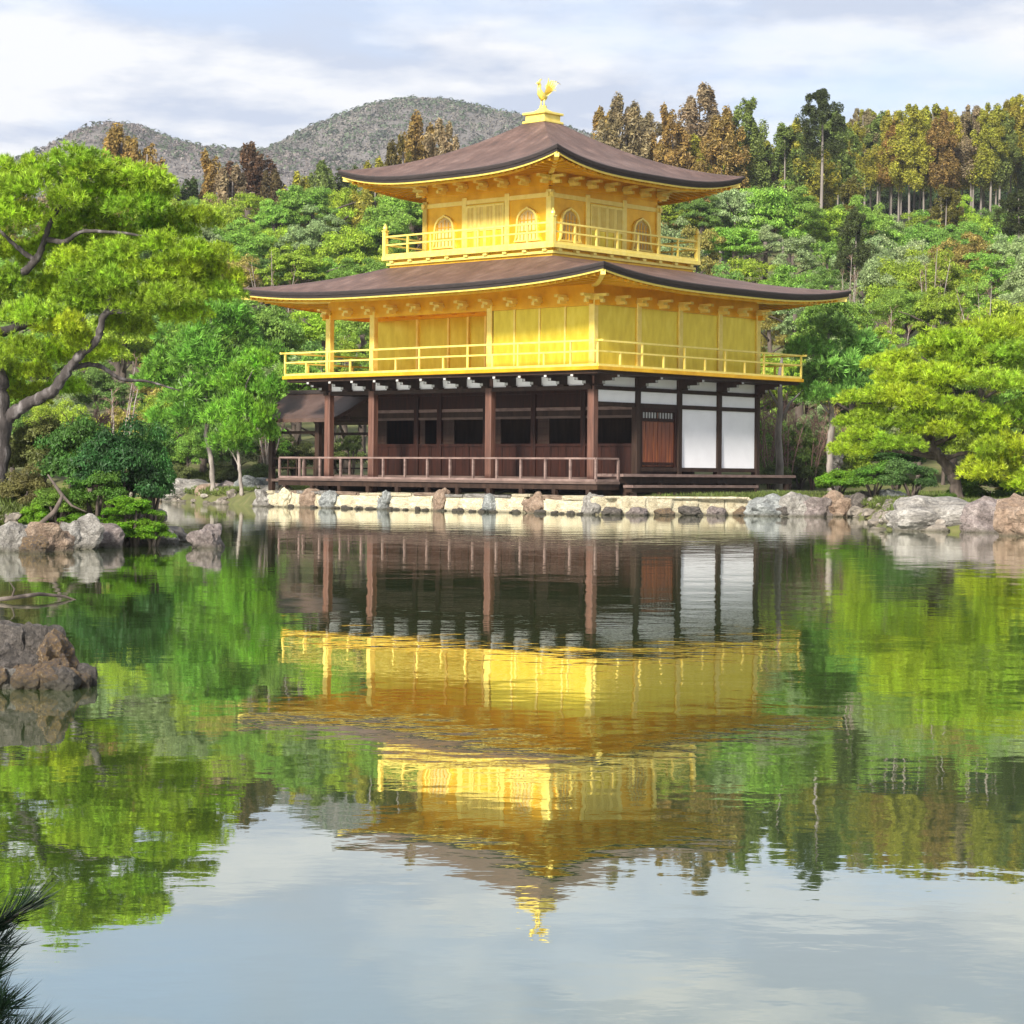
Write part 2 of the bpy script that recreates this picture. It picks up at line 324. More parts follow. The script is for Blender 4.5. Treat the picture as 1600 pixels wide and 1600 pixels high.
XX, YY = np.meshgrid(gx, gy); ZZ = ground_z(XX.ravel(), YY.ravel())
nx = len(gx); ii = (np.arange(len(gy)-1)[:, None] * nx + np.arange(nx-1)[None]).ravel()
tag(link('ground', mesh_np('ground', np.stack([XX.ravel(), YY.ravel(), ZZ], 1), np.stack([ii, ii+1, ii+nx+1, ii+nx], 1), True), M['moss_ground']), kind='structure')
wp = MB(); wp.v = [(-70, -12, 0), (70, -12, 0), (70, 96, 0), (-70, 96, 0)]; wp.f = [(0, 1, 2, 3)]
tag(wp.build('pond_water', M['water']), kind='structure')
def gz(x, y): return float(ground_z(x, y)[0])

# far hills with their woods
def hill(name, prof, Y0, depth, seed, mat):
    px = np.array([p[0] for p in prof]); py = np.array([p[1] for p in prof])
    xs = np.linspace(px[0], px[-1], 90); ys = np.interp(xs, px, py)
    ztop = CAMZ + (HOR - ys + (xs - 800) * sr) / F * Y0; X = (xs - 800) / F * Y0
    v = []; tt = np.linspace(-1, 1, 41)
    for t in tt:
        k = np.cos(t * math.pi / 2) ** 1.3 if abs(t) < 1 else 0
        for x, z in zip(X, ztop):
            nz_ = mnoise.noise(Vector((x*.02, t*3+seed, 0))) * 6 * (1-abs(t)) * abs(t) * 4
            v.append((x, Y0 + t*depth, max(-2, z*k + nz_ - 2)))
    n = len(xs); ii = (np.arange(len(tt)-1)[:, None]*n + np.arange(n-1)[None]).ravel()
    h = tag(link(name, mesh_np(name, v, np.stack([ii, ii+1, ii+n+1, ii+n], 1), True), mat), kind='structure')
    V = np.array(v).reshape(len(tt), n, 3); return V
M['hill'] = simple('hill_floor', .05, [(.3, (.09, .08, .07)), (.7, (.14, .125, .115))], rough=.95, bs=0)
H1 = hill('hill', [(-420, 330), (-200, 300), (-40, 300), (60, 268), (130, 236), (165, 214), (200, 203), (235, 206), (270, 220), (330, 232), (400, 238), (470, 245), (560, 262), (700, 300)], 900, 330, 3, M['hill'])
H2 = hill('hill', [(250, 330), (340, 265), (420, 243), (455, 226), (490, 206), (540, 186), (590, 170), (640, 164), (690, 168), (740, 180), (800, 190), (860, 206), (940, 235), (1060, 262), (1200, 300), (1350, 330)], 1050, 400, 8, M['hill'])
M['far_wood'] = leaf_mat('far_wood', trans=.2, hue_var=.0, val_var=.22, fine=.09)
def far_wood(name, V, count, color, label, seed, big=1.):
    r = np.random.default_rng(seed); nt, n, _ = V.shape
    a = r.uniform(7, nt*.545, count); b = r.uniform(0, n-1.01, count); ia, ib = a.astype(int), b.astype(int); fa, fb = (a-ia)[:, None], (b-ib)[:, None]
    c = V[ia, ib]*(1-fa)*(1-fb) + V[ia+1, ib]*fa*(1-fb) + V[ia, ib+1]*(1-fa)*fb + V[ia+1, ib+1]*fa*fb
    k = 12; s = r.uniform(.9, 2.2, count)*big
    cen = np.repeat(c, k, 0); S = np.repeat(s, k)[:, None]
    d = r.normal(size=(count*k, 3)); d /= np.linalg.norm(d, axis=1)[:, None]; d[:, 2] = np.abs(d[:, 2]) * 1.1
    cen = cen + d * S * .8
    t1 = r.normal(size=d.shape); t1 = np.cross(d, t1); t1 /= np.linalg.norm(t1, axis=1)[:, None]; t2 = np.cross(d, t1); t2 /= np.linalg.norm(t2, axis=1)[:, None]
    q = np.stack([cen - t1*S*.27, cen - t2*S*.18, cen + t1*S*.27, cen + t2*S*.18], 1).reshape(-1, 3)
    o = link(name, mesh_np(name, q, np.arange(len(q)).reshape(-1, 4)), M['far_wood']); o.color = (*color, 1)
    return tag(o, label, 'woodland', kind='stuff')
far_wood('hill_woodland', H1, 10000, (.16, .135, .12), 'grey brown leafless woodland covering the far low hill', 1)
far_wood('hill_woodland', H2, 15000, (.155, .14, .115), 'grey brown leafless woodland covering the far high hill', 2)
far_wood('hill_evergreens', H1, 2200, (.055, .075, .035), 'dark evergreens dotted through the woods of the far low hill', 3, 1.5)
far_wood('hill_evergreens', H2, 4200, (.055, .08, .035), 'dark evergreens dotted through the woods of the far high hill', 4, 1.5)

# ------------------------------------------------------------------ golden pavilion
W, D, O2 = 11.7, 8.48, 1.14
pav = empty('golden_pavilion', (SX, SY, 0), -TH)
tag(pav, 'three storeyed temple pavilion with gold leaf upper floors and curved bark roofs by the pond', 'temple')
G, GP, GB, DW, BW = M['gold'], M['gold_panel'], M['gold_bright'], M['dark_wood'], M['brown_wood']
BAY = 2.12; FR = (0, -4.25, -9.57, -W)                             # front posts
# --- first storey
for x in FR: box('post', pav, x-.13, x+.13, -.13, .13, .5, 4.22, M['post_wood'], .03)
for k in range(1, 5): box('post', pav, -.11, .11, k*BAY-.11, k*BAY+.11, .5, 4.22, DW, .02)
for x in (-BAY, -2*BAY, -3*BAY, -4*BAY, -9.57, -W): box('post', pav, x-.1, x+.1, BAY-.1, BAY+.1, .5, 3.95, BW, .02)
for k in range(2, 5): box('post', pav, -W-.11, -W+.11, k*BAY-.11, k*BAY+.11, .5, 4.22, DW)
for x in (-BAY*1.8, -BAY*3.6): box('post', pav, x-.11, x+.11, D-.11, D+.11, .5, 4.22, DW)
# head beams
box('beam', pav, -W-.2, .2, -.09, .09, 3.79, 3.92, DW); box('beam', pav, -.085, .085, -.2, D+.2, 3.793, 3.917, DW)
box('beam', pav, -W-.085, -W+.085, -.2, D+.2, 3.793, 3.917, DW); box('beam', pav, -W-.2, .2, D-.085, D+.085, 3.797, 3.913, DW)
box('beam', pav, -.075, .075, .11, D-.11, 3.30, 3.43, DW); box('sill', pav, -.09, .09, BAY+.11, D+.05, 1.30, 1.43, DW)
box('beam', pav, -W, 0, BAY-.07, BAY+.07, 3.78, 3.94, BW)
# east wall, white plaster and plank doors
for k in range(4):
    a, b = k*BAY+.11, (k+1)*BAY-.11
    box('plaster_panel', pav, -.03, .03, a, b, 3.43, 3.793, M['plaster'])
    if k >= 2:
        box('plaster_panel', pav, -.03, .03, a, b, 1.43, 3.30, M['plaster'])
        for zz, yy in ((0, 0), (0, 1)): pass
a, b = BAY+.11, 2*BAY-.11
box('door_frame', pav, -.06, .06, a, a+.12, 1.43, 3.30, BW); box('door_frame', pav, -.06, .06, b-.12, b, 1.43, 3.30, BW); box('door_frame', pav, -.06, .06, a+.12, b-.12, 3.18, 3.30, BW)
mid = (a+b)/2
for s, (y0, y1) in enumerate(((a+.125, mid-.012), (mid+.012, b-.125))):
    leaf = box('door', pav, -.045, .0, y0, y1, 1.45, 3.17, M['door_wood'])
    n = 4; wdt = (y1-y0)/n
    for i in range(n): box('plank', leaf, .0, .02+.006*(i % 2), y0+i*wdt+.008, y0+(i+1)*wdt-.008, 1.47, 2.86, M['door_wood'], .006)
    for zz in (1.5, 2.88): box('door_rail', leaf, .002, .042, y0, y1, zz, zz+.09, BW)
    for i in range(6):
        yy = y0+.05+(y1-y0-.1)*i/5; box('lattice_bar', leaf, .002, .03, yy-.014, yy+.014, 2.97, 3.17, DW)
    box('grille_backing', leaf, .0005, .008, y0+.02, y1-.02, 2.98, 3.16, M['cap_white'])
# white strip with brackets under the balcony
for k in range(11):
    x1 = -k*W/11; x0 = -(k+1)*W/11
    box('plaster_panel', pav, x0+.05, x1-.05, -.02, .02, 3.92, 4.215, M['plaster']); box('strut', pav, x0-.045, x0+.045, -.06, .06, 3.92, 4.22, DW)
for k in range(4):
    box('plaster_panel', pav, -.02, .02, k*BAY+.1, (k+1)*BAY-.1, 3.92, 4.215, M['plaster'])
    box('plaster_panel', pav, -W-.02, -W+.02, k*BAY+.1, (k+1)*BAY-.1, 3.92, 4.215, M['plaster'])
box('plaster_panel', pav, -W+.1, -.1, D-.02, D+.02, 1.4, 3.79, M['plaster']); box('plaster_panel', pav, -W+.1, -.1, D-.02, D+.02, 3.92, 4.215, M['plaster'])
def bracket(x, y, dx, dy):
    """stepped arm carrying the balcony; runs out along (dx,dy)"""
    m = MB(); nx_, ny_ = -dy, dx
    def bx(a0, a1, hw, z0, z1):
        xs = sorted((x+dx*a0-abs(nx_)*hw, x+dx*a1+abs(nx_)*hw)); ys = sorted((y+dy*a0-abs(ny_)*hw, y+dy*a1+abs(ny_)*hw)); m.box(xs[0], xs[1], ys[0], ys[1], z0, z1)
    bx(.06, .42, .075, 3.955, 4.05); bx(.062, .80, .07, 4.05, 4.14); bx(.064, 1.0, .065, 4.14, 4.225); bx(.05, .30, .13, 3.90, 3.955)
    o = m.build('bracket', DW, pav)
    e = MB()
    for a, hw, z0, z1 in ((.42, .06, 3.965, 4.04), (.80, .055, 4.06, 4.13), (1.0, .05, 4.15, 4.215)):
        xs = sorted((x+dx*a-abs(nx_)*hw, x+dx*(a+.012)+abs(nx_)*hw)); ys = sorted((y+dy*a-abs(ny_)*hw, y+dy*(a+.012)+abs(ny_)*hw)); e.box(xs[0], xs[1], ys[0], ys[1], z0, z1)
    e.build('end_cap', M['cap_white'], o)
for k in range(12): bracket(-k*W/11, 0, 0, -1)
for k in range(5): bracket(0, k*BAY, 1, 0); bracket(-W, k*BAY, -1, 0)
# floors, inner wall of the open front gallery
box('gallery_floor', pav, -W, -.12, .14, BAY-.1, 1.02, 1.10, M['deck_wood']); box('gallery_ceiling', pav, -W+.1, -.1, .1, BAY-.08, 3.93, 3.96, BW)
box('room_floor', pav, -W+.1, -.1, BAY+.1, D-.1, 1.0, 1.08, M['deck_wood']); box('room_ceiling', pav, -W+.12, -.12, BAY+.1, D-.12, 3.925, 3.955, DW)
box('room_partition', pav, -W+.12, -.12, 5.2, 5.3, 1.08, 3.92, DW)
xin = [0, -BAY, -2*BAY, -3*BAY, -4*BAY, -9.57, -W]
for xa, xb in zip(xin[:-1], xin[1:]):
    hi, lo = xa-.1, xb+.1
    if hi - lo < .5: continue
    n = max(3, round((hi-lo)/.3)); w_ = (hi-lo)/n
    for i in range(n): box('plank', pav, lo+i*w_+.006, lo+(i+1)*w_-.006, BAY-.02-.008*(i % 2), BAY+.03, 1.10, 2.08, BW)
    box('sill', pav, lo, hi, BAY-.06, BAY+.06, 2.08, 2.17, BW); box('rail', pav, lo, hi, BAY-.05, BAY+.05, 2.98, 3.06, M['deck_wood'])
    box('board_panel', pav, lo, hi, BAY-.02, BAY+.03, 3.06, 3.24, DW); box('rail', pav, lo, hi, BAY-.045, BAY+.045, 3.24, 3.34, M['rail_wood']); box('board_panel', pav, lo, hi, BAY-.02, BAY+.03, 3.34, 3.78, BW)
    h = (hi-lo)/2*(.55 if xa < -1 else .3); box('sliding_screen', pav, lo+.02, lo+h, BAY+.01, BAY+.045, 2.17, 2.98, DW)
    for i in range(4):
        zz = 2.17+.81*(i+.5)/4; box('lattice_bar', pav, lo+.03, lo+h-.02, BAY-.005, BAY+.01, zz-.012, zz+.012, BW)
for k in range(1, 4): box('board_panel', pav, -W-.03, -W+.03, k*BAY+.11, (k+1)*BAY-.11, 1.1, 3.79, BW)
box('board_panel', pav, -.03, .03, BAY+.11, 2*BAY-.11, 1.1, 1.3, BW)
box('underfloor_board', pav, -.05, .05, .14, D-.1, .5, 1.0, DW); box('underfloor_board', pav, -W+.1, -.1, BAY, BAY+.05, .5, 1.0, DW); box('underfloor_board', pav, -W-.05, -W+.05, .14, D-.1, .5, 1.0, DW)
# --- south veranda on short posts, with its railing
VX0, VX1, VY = -W-1.35, 1.12, -1.16
for i in range(6): box('deck_board', pav, VX0, VX1, VY+i*.19, VY+i*.19+.18, .90, .975+.003*(i % 2), M['deck_wood'])
for i in range(8): box('deck_board', pav, VX0, -W-.14, i*.28+.0, i*.28+.27, .905, .972, M['deck_wood'])
box('fascia', pav, VX0+.02, VX1-.02, VY+.06, VY+.13, .73, .90, DW); box('fascia', pav, VX1-.13, VX1-.06, VY+.14, .0, .735, .898, DW)
for i in range(11):
    x = VX0+.35+(VX1-VX0-.7)*i/10; box('veranda_post', pav, x-.07, x+.07, VY+.02, VY+.16, .3, .735, DW)
def railing(pts, zs, posts, mat, tall=None, w=.07, name='railing', ext=0):
    """rails at heights zs along pts; posts at the given spacing, the top rail on the tall ones"""
    first = None; last = None
    for (a, b) in zip(pts[:-1], pts[1:]):
        a, b = Vector(a), Vector(b); d = (b-a).normalized()
        for zi, (z, hh) in enumerate(zs):
            e = ext if zi == len(zs)-1 else 0
            m = MB().bar((a.x-d.x*e, a.y-d.y*e, z), (b.x+d.x*e, b.y+d.y*e, z), w*(1 if zi else 1.2), hh)
            if first is None: first = m.build(name, mat, pav); continue
            m.build('rail', mat, first)
        L = (b-a).length; n = max(1, round(L/posts))
        for i in range(n+1):
            if i == 0 and last is not None: continue
            p = a + (b-a)*(i/n); zt = zs[-1][0]-zs[-1][1]/2 if (tall is None or i % tall == 0 or i == n) else zs[-2][0]-zs[-2][1]/2
            box('baluster', first, p.x-w*.42, p.x+w*.42, p.y-w*.42, p.y+w*.42, zs[0][0]+zs[0][1]/2, zt, mat)
        last = b
    return first
railing([(VX0+.08, 2.2), (VX0+.08, VY+.06), (VX1-.06, VY+.06), (VX1-.06, -.05)], [(1.01, .07), (1.67, .055)], 1.0, M['rail_wood'], w=.075, name='veranda_railing')
# east deck and the long step below it
for i in range(5): box('deck_board', pav, .14+i*.215, .14+i*.215+.205, .02, 9.1, 1.13, 1.215+.003*(i % 2), M['rail_wood'])
box('fascia', pav, 1.0, 1.08, .05, 9.05, .93, 1.13, DW)
for i in range(6): box('deck_post', pav, .96, 1.10, .3+i*1.68, .44+i*1.68, .3, .93, DW)
box('step_board', pav, 1.32, 1.50, -.12, 6.3, .80, .88, M['rail_wood']); box('step_board', pav, 1.51, 1.70, -.12, 6.3, .80, .883, M['rail_wood'])
box('fascia', pav, 1.36, 1.60, -.05, 6.2, .66, .80, DW)
for i in range(4): box('step_post', pav, 1.42, 1.56, .1+i*1.95, .24+i*1.95, .3, .66, M['rail_wood'])
# --- second storey
box('balcony_beam', pav, -W-1.02, 1.02, -1.02, D+1.02, 4.225, 4.325, DW); box('balcony_floor', pav, -W-O2, O2, -O2, D+O2, 4.325, 4.435, G, .01)
for x in FR: box('post', pav, x-.11, x+.11, -.11, .11, 4.435, 6.62, GB, .02)
for k in range(1, 5): box('post', pav, -.11, .11, k*BAY-.11, k*BAY+.11, 4.435, 6.62, GB, .02)
for k in range(1, 5): box('post', pav, -W-.11, -W+.11, k*BAY-.11, k*BAY+.11, 4.435, 6.62, GB)
xs = [-4.25+.11, -3.2, -2.15, -1.1, -.11]
for xa, xb in zip(xs[:-1], xs[1:]):
    box('gold_panel', pav, xa+.035, xb-.035, -.045, .03, 4.46, 6.36, GP, .008)
for x in xs[1:-1]: box('mullion', pav, x-.035, x+.035, -.07, .02, 4.436, 6.36, GB)
for k in range(4): box('gold_panel', pav, -.03, .05, k*BAY+.11, (k+1)*BAY-.11, 4.46, 6.40, GP, .008); box('gold_panel', pav, -W-.05, -W+.03, k*BAY+.11, (k+1)*BAY-.11, 4.46, 6.40, GP) if k else None
box('gold_panel', pav, -W+.11, -.11, D-.03, D+.05, 4.46, 6.4, GP)
box('gold_panel', pav, -4.30, -4.20, .11, BAY-.11, 4.436, 6.4, GP)
xs = [-W+.11, -9.57, -8.1, -7.2, -6.4, -5.3, -4.25]
for i, (xa, xb) in enumerate(zip(xs[:-1], xs[1:])): box('gold_panel', pav, xa+.04, xb-.04, BAY-.03 + .03*(i % 2), BAY+.05, 4.5, 6.42, GP, .008)
for x in xs[1:-1]: box('mullion', pav, x-.04, x+.04, BAY-.075, BAY+.03, 4.436, 6.42, GB)
for x0, x1, y0, y1 in ((-W-.3, .3, -.08, .08), (-W-.3, .3, D-.08, D+.08)): box('beam', pav, x0, x1, y0, y1, 6.36, 6.52, G)
for x0, x1, y0, y1 in ((-.075, .075, -.3, D+.3), (-W-.075, -W+.075, -.3, D+.3)): box('beam', pav, x0, x1, y0, y1, 6.40, 6.516, G)
box('beam', pav, -W+.08, -4.2, BAY-.06, BAY+.06, 6.42, 6.55, G)
box('gallery_ceiling', pav, -W+.08, -.08, .08, BAY-.06, 6.56, 6.60, G)
for i in range(9):
    x = -W+.7+i*.82; box('ceiling_batten', pav, x-.03, x+.03, .09, BAY-.07, 6.50, 6.56, G)
for x0, x1, y0, y1 in ((-W-.05, .05, -.05, .05), (-W-.05, .05, D-.05, D+.05), (-.048, .048, .05, D-.05), (-W-.048, -W+.048, .05, D-.05)): box('frieze_board', pav, x0, x1, y0, y1, 6.52, 7.12, G)
# gold bracket arms at the wall heads
def gold_bracket(x, y, dx, dy, z, out=.55):
    m = MB(); nx_, ny_ = abs(dy), abs(dx)
    for a, hw, z0, z1 in ((.30, .11, z, z+.09), (out, .07, z+.09, z+.17), (out*.75, .055, z-.1, z)):
        xs = sorted((x+dx*.045, x+dx*a)); ys = sorted((y+dy*.045, y+dy*a)); m.box(xs[0]-nx_*hw, xs[1]+nx_*hw, ys[0]-ny_*hw, ys[1]+ny_*hw, z0, z1)
    m.build('bracket', GB, pav)
for k in range(12): gold_bracket(-k*W/11, 0, 0, -1, 6.54)
for k in range(9): gold_bracket(0, k*D/8, 1, 0, 6.54)
railing([(-W-O2+.07, D+O2-.07), (-W-O2+.07, -O2+.07), (O2-.07, -O2+.07), (O2-.07, D+O2-.07), (-W-O2+.07, D+O2-.07)], [(4.475, .07), (4.89, .05), (5.21, .055)], 1.06, GB, tall=2, w=.065, name='balcony_railing', ext=.22)
# --- roofs
def roof(name, cx, cy, hx0, hy0, hx1, hy1, ze, zt, up, thick, conc, wallx, wally, zwall, raf_sp, raf_in):
    """concave hipped roof; ring 0 is the eave, ring 1 the top; corners sweep up by 'up'"""
    ns, nt = 28, 16
    def lift(s, t): return up * (1-t)**2.2 * abs(s)**3.2
    def prof(t): return ze + (zt-ze) * ((1-conc)*t + conc*t*t)
    def side(q, s, t, dz=0, inset=0):
        hx, hy = hx0+(hx1-hx0)*t-inset, hy0+(hy1-hy0)*t-inset; z = prof(t)+lift(s, t)+dz
        bow = .0
        return [(cx+s*hx, cy-hy-bow, z), (cx+hx+bow, cy+s*hy, z), (cx-s*hx, cy+hy+bow, z), (cx-hx-bow, cy-s*hy, z)][q]
    ss = np.linspace(-1, 1, ns+1); ss = np.sign(ss) * np.abs(ss)**.8
    top = MB()
    for q in range(4):
        n0 = len(top.v)
        for i in range(nt+1):
            for s in ss: top.v.append(side(q, s, i/nt))
        for i in range(nt):
            for j in range(ns): a = n0+i*(ns+1)+j; top.f.append((a, a+1, a+ns+2, a+ns+1))
    me = top.mesh(name); bm = bmesh.new(); bm.from_mesh(me); uvl = bm.loops.layers.uv.new('UVMap')
    for fi, fc in enumerate(bm.faces):
        q, rem = divmod(fi, nt*ns); i, j = divmod(rem, ns); al, ru = (hx0, hy0-hy1) if q % 2 == 0 else (hy0, hx0-hx1); al1 = hx1 if q % 2 == 0 else hy1
        for lp_, (jj, ki) in zip(fc.loops, ((j, i), (j+1, i), (j+1, i+1), (j, i+1))): lp_[uvl].uv = (ss[jj]*(al+(al1-al)*ki/nt)+q*31, ki/nt*ru)
    bmesh.ops.remove_doubles(bm, verts=bm.verts, dist=.003)
    for fc in bm.faces: fc.smooth = True
    bm.to_mesh(me); bm.free(); ro = link(name, me, M['roof'], pav)
    def strip(nm, rows, mat):
        m = MB()
        for q in range(4):
            n0 = len(m.v)
            for (t, dz, ins) in rows:
                for s in ss: m.v.append(side(q, s, t, dz, ins))
            for i in range(len(rows)-1):
                for j in range(ns): a = n0+i*(ns+1)+j; m.f.append((a+ns+1, a+ns+2, a+1, a))
        return m.build(nm, mat, ro)
    strip('eave_edge', [(0, .001, 0), (0, -.03, -.012), (0, -thick*.55, .015), (0, -thick*.56, .045), (0, -thick, .07), (0, -thick, .16)], M['dark_edge'])
    strip('fascia', [(0, -thick+.004, .085), (0, -thick-.05, .095), (0, -thick-.055, .15)], GB)
    strip('fascia', [(0, -thick-.05, .30), (0, -thick-.12, .31), (0, -thick-.12, .37), (0, -thick+.0, .38)], G)
    # soffit boards rise inwards to the wall head
    m = MB()
    for q in range(4):
        n0 = len(m.v)
        for k in range(5):
            u = k/4
            for s in ss:
                a = Vector(side(q, s, 0, -thick-.005, .10)); hx, hy = wallx, wally
                b = Vector([(cx+s*hx, cy-hy, zwall), (cx+hx, cy+s*hy, zwall), (cx-s*hx, cy+hy, zwall), (cx-hx, cy-s*hy, zwall)][q])
                p = a.lerp(b, u); zl = ze-thick-.005; p.z = zl+(zwall-zl)*u+lift(s, 0)*(1-u)**1.6; m.v.append(tuple(p))
        for k in range(4):
            for j in range(ns): a = n0+k*(ns+1)+j; m.f.append((a, a+ns+1, a+ns+2, a+1))
    m.build('soffit', G, ro, smooth=True)
    # rafters, one by one
    for q in range(4):
        along, other, wall_a, wall_o = (hx0, hy0, wallx, wally) if q % 2 == 0 else (hy0, hx0, wally, wallx)
        n = int(2*(along-.25)/raf_sp)
        for i in range(n+1):
            sp = -(along-.22) + 2*(along-.22)*i/n; s = sp/along
            inner = wall_o if abs(sp) <= wall_a else wall_o + (abs(sp)-wall_a)*(other-wall_o)/(along-wall_a)
            outer = other-.20
            if outer-inner < .15: continue
            def zz(o):
                u = (other-o)/(other-wall_o); zl = ze-thick-.005
                return zl+(zwall-zl)*u+lift(s, 0)*(1-u)**1.6-.045
            def pt(o): return [(cx+sp, cy-o, zz(o)), (cx+o, cy+sp, zz(o)), (cx-sp, cy+o, zz(o)), (cx-o, cy-sp, zz(o))][q]
            mo = (outer+inner)/2
            MB().bar(pt(outer), pt(mo), .075, .085).bar(pt(mo), pt(inner), .075, .085).build('rafter', G, ro)
    # hip rafters at the corners
    for sx_, sy_ in ((1, -1), (1, 1), (-1, 1), (-1, -1)):
        zl = ze-thick-.005
        pts = []
        for u in (0, .25, .5, .75, 1): pts.append((cx+sx_*((hx0-.12)*(1-u)+wallx*u), cy+sy_*((hy0-.12)*(1-u)+wally*u), zl+(zwall-zl)*u+up*(1-u)**1.6-.08))
        m = MB()
        for a_, b_ in zip(pts[:-1], pts[1:]): m.bar(a_, b_, .14, .17)
        m.build('hip_rafter', GB, ro)
    return ro
CX, CY = -W/2, D/2
E2 = 2.25
roof('lower_roof', CX, CY, W/2+E2, D/2+E2, 3.72, 3.72, 7.06, 8.05, .36, .21, .12, W/2, D/2, 7.10, .30, 0)
roof('upper_roof', CX, CY, 4.86, 4.86, .42, .42, 10.87, 13.02, .46, .21, .42, 2.72, 2.72, 10.95, .27, 0)
# --- third storey
S3, B3 = 2.758, 3.82
box('balcony_base', pav, CX-3.62, CX+3.62, CY-3.62, CY+3.62, 7.75, 8.30, G); box('balcony_base_moulding', pav, CX-3.70, CX+3.70, CY-3.70, CY+3.70, 8.14, 8.22, GB)
box('balcony_floor', pav, CX-B3, CX+B3, CY-B3, CY+B3, 8.30, 8.44, GB, .01)
for q in range(4):
    for i in range(9):
        s = -3.4+6.8*i/8; c = [(CX+s, CY-3.69), (CX+3.69, CY+s)][q % 2] if q < 2 else [(CX+s, CY+3.69), (CX-3.69, CY+s)][q % 2]
        box('bracket', pav, c[0]-.08, c[0]+.08, c[1]-.08, c[1]+.08, 8.221, 8.299, GB)
def face(q, a, d, z):
    """point on face q of the third storey: a along, d outward"""
    return [(CX+a, CY-S3-d, z), (CX+S3+d, CY+a, z), (CX-a, CY+S3+d, z), (CX-S3-d, CY-a, z)][q]
def fbox(name, par, q, a0, a1, d0, d1, z0, z1, mat, bevel=0):
    p, r = face(q, a0, d0, z0), face(q, a1, d1, z1); return box(name, par, p[0], r[0], p[1], r[1], z0, z1, mat, bevel)
M['pane'] = simple('paper_pane', 3, [(.3, (.40, .29, .11)), (.7, (.52, .39, .16))], rough=.8, bs=0)
def kato_outline(w, h, n=9):
    """bell-shaped window outline, flared foot and cusped head; starts lower left"""
    L = [(-w*.56, 0), (-w*.50, h*.10), (-w*.47, h*.30), (-w*.46, h*.52), (-w*.44, h*.66), (-w*.39, h*.78), (-w*.30, h*.87), (-w*.19, h*.925), (-w*.08, h*.96), (0, h)]
    return L + [(-x, y) for x, y in L[-2::-1]]
def kato_window(q, a, z, w=1.0, h=1.12):
    o = kato_outline(w, h); i_ = [(x*.86, .05+y*.90) for x, y in o]; n = len(o)
    m = MB()
    for (d, off) in ((.0, 0), (.085, 1)):
        for x, y in o: m.v.append(face(q, a+x, d+.031, z+y))
        for x, y in i_: m.v.append(face(q, a+x, d+.031, z+y))
    B = 2*n
    for k in range(n):
        k2 = (k+1) % n
        m.f += [(B+k, B+k2, B+n+k2, B+n+k), (k, k2, B+k2, B+k), (n+k, B+n+k, B+n+k2, n+k2)]
    win = m.build('bell_window', GB, pav)
    p = MB(); p.v = [face(q, a+x, .036, z+y) for x, y in i_]; p.f = [tuple(range(n))]; p.build('pane', M['pane'], win)
    for k in range(5):
        x = -w*.33+w*.66*k/4; yt = h*.84-abs(k-2)*h*.065
        fbox('lattice_bar', win, q, a+x-.012, a+x+.012, .037, .062, z+.05, z+yt, G)
    for yy in (.3, .62): fbox('lattice_bar', win, q, a-w*.38, a+w*.38, .0375, .055, z+h*yy-.012, z+h*yy+.012, G)
def leaf_door(q, a0, a1):
    dr = fbox('door', pav, q, a0, a1, .031, .07, 8.50, 10.02, GP)
    for (z0, z1) in ((8.52, 8.58), (9.16, 9.22), (9.94, 10.0)): fbox('door_rail', dr, q, a0, a1, .07, .10, z0, z1, GB)
    for x in (a0, a1-.05): fbox('door_stile', dr, q, x, x+.05, .0705, .098, 8.58, 9.94, GB)
    fbox('pane', dr, q, a0+.06, a1-.06, .0702, .074, 9.23, 9.93, M['pane'])
    for k in range(5):
        x = a0+.05+(a1-a0-.1)*(k+.5)/5; fbox('lattice_bar', dr, q, x-.016, x+.016, .0745, .095, 9.22, 9.94, GB)
for q in range(4):
    fbox('gold_wall', pav, q, -S3+.03, S3-.03, -.06, .03, 8.44, 10.97, G)
    for a in (-S3, -.95, .95) + ((S3,) if q == 3 else ()):
        fbox('post', pav, q, a-.1, a+.1, -.10, .10 if abs(a) > 2 else .085, 8.441, 10.30, GB, .015)
    fbox('beam', pav, q, -S3-.18, S3+.18, -.05, .065+.001*q, 10.06, 10.20, GB); fbox('beam', pav, q, -S3+.1, S3-.1, .031, .06, 8.441, 8.50, GB)
    fbox('beam', pav, q, -S3-.15, S3+.15, -.05, .062+.001*q, 10.42, 10.56, G)
    kato_window(q, -1.85, 8.68); kato_window(q, 1.85, 8.68)
    for k in range(4): leaf_door(q, -.84+k*.422, -.84+k*.422+.412)
    for k in range(7):
        a = -S3+2*S3*k/6; p = face(q, a, 0, 0); dx, dy = [(0, -1), (1, 0), (0, 1), (-1, 0)][q]; gold_bracket(p[0], p[1], dx, dy, 10.58, .6)
R3 = B3-.09
rl = railing([(CX-R3, CY+R3), (CX-R3, CY-R3), (CX+R3, CY-R3), (CX+R3, CY+R3), (CX-R3, CY+R3)], [(8.48, .07), (8.82, .05), (9.10, .055)], 1.06, GB, tall=1, w=.07, name='balcony_railing')
for sx_ in (-1, 1):
    for sy_ in (-1, 1):
        x, y = CX+sx_*R3, CY+sy_*R3
        MB().box(x-.07, x+.07, y-.07, y+.07, 8.441, 9.28).box(x-.09, x+.09, y-.09, y+.09, 9.28, 9.32).tube([(x, y, 9.32), (x, y, 9.38), (x, y, 9.44), (x, y, 9.55)], [.05, .085, .07, .01], 8).build('corner_post', GB, rl)
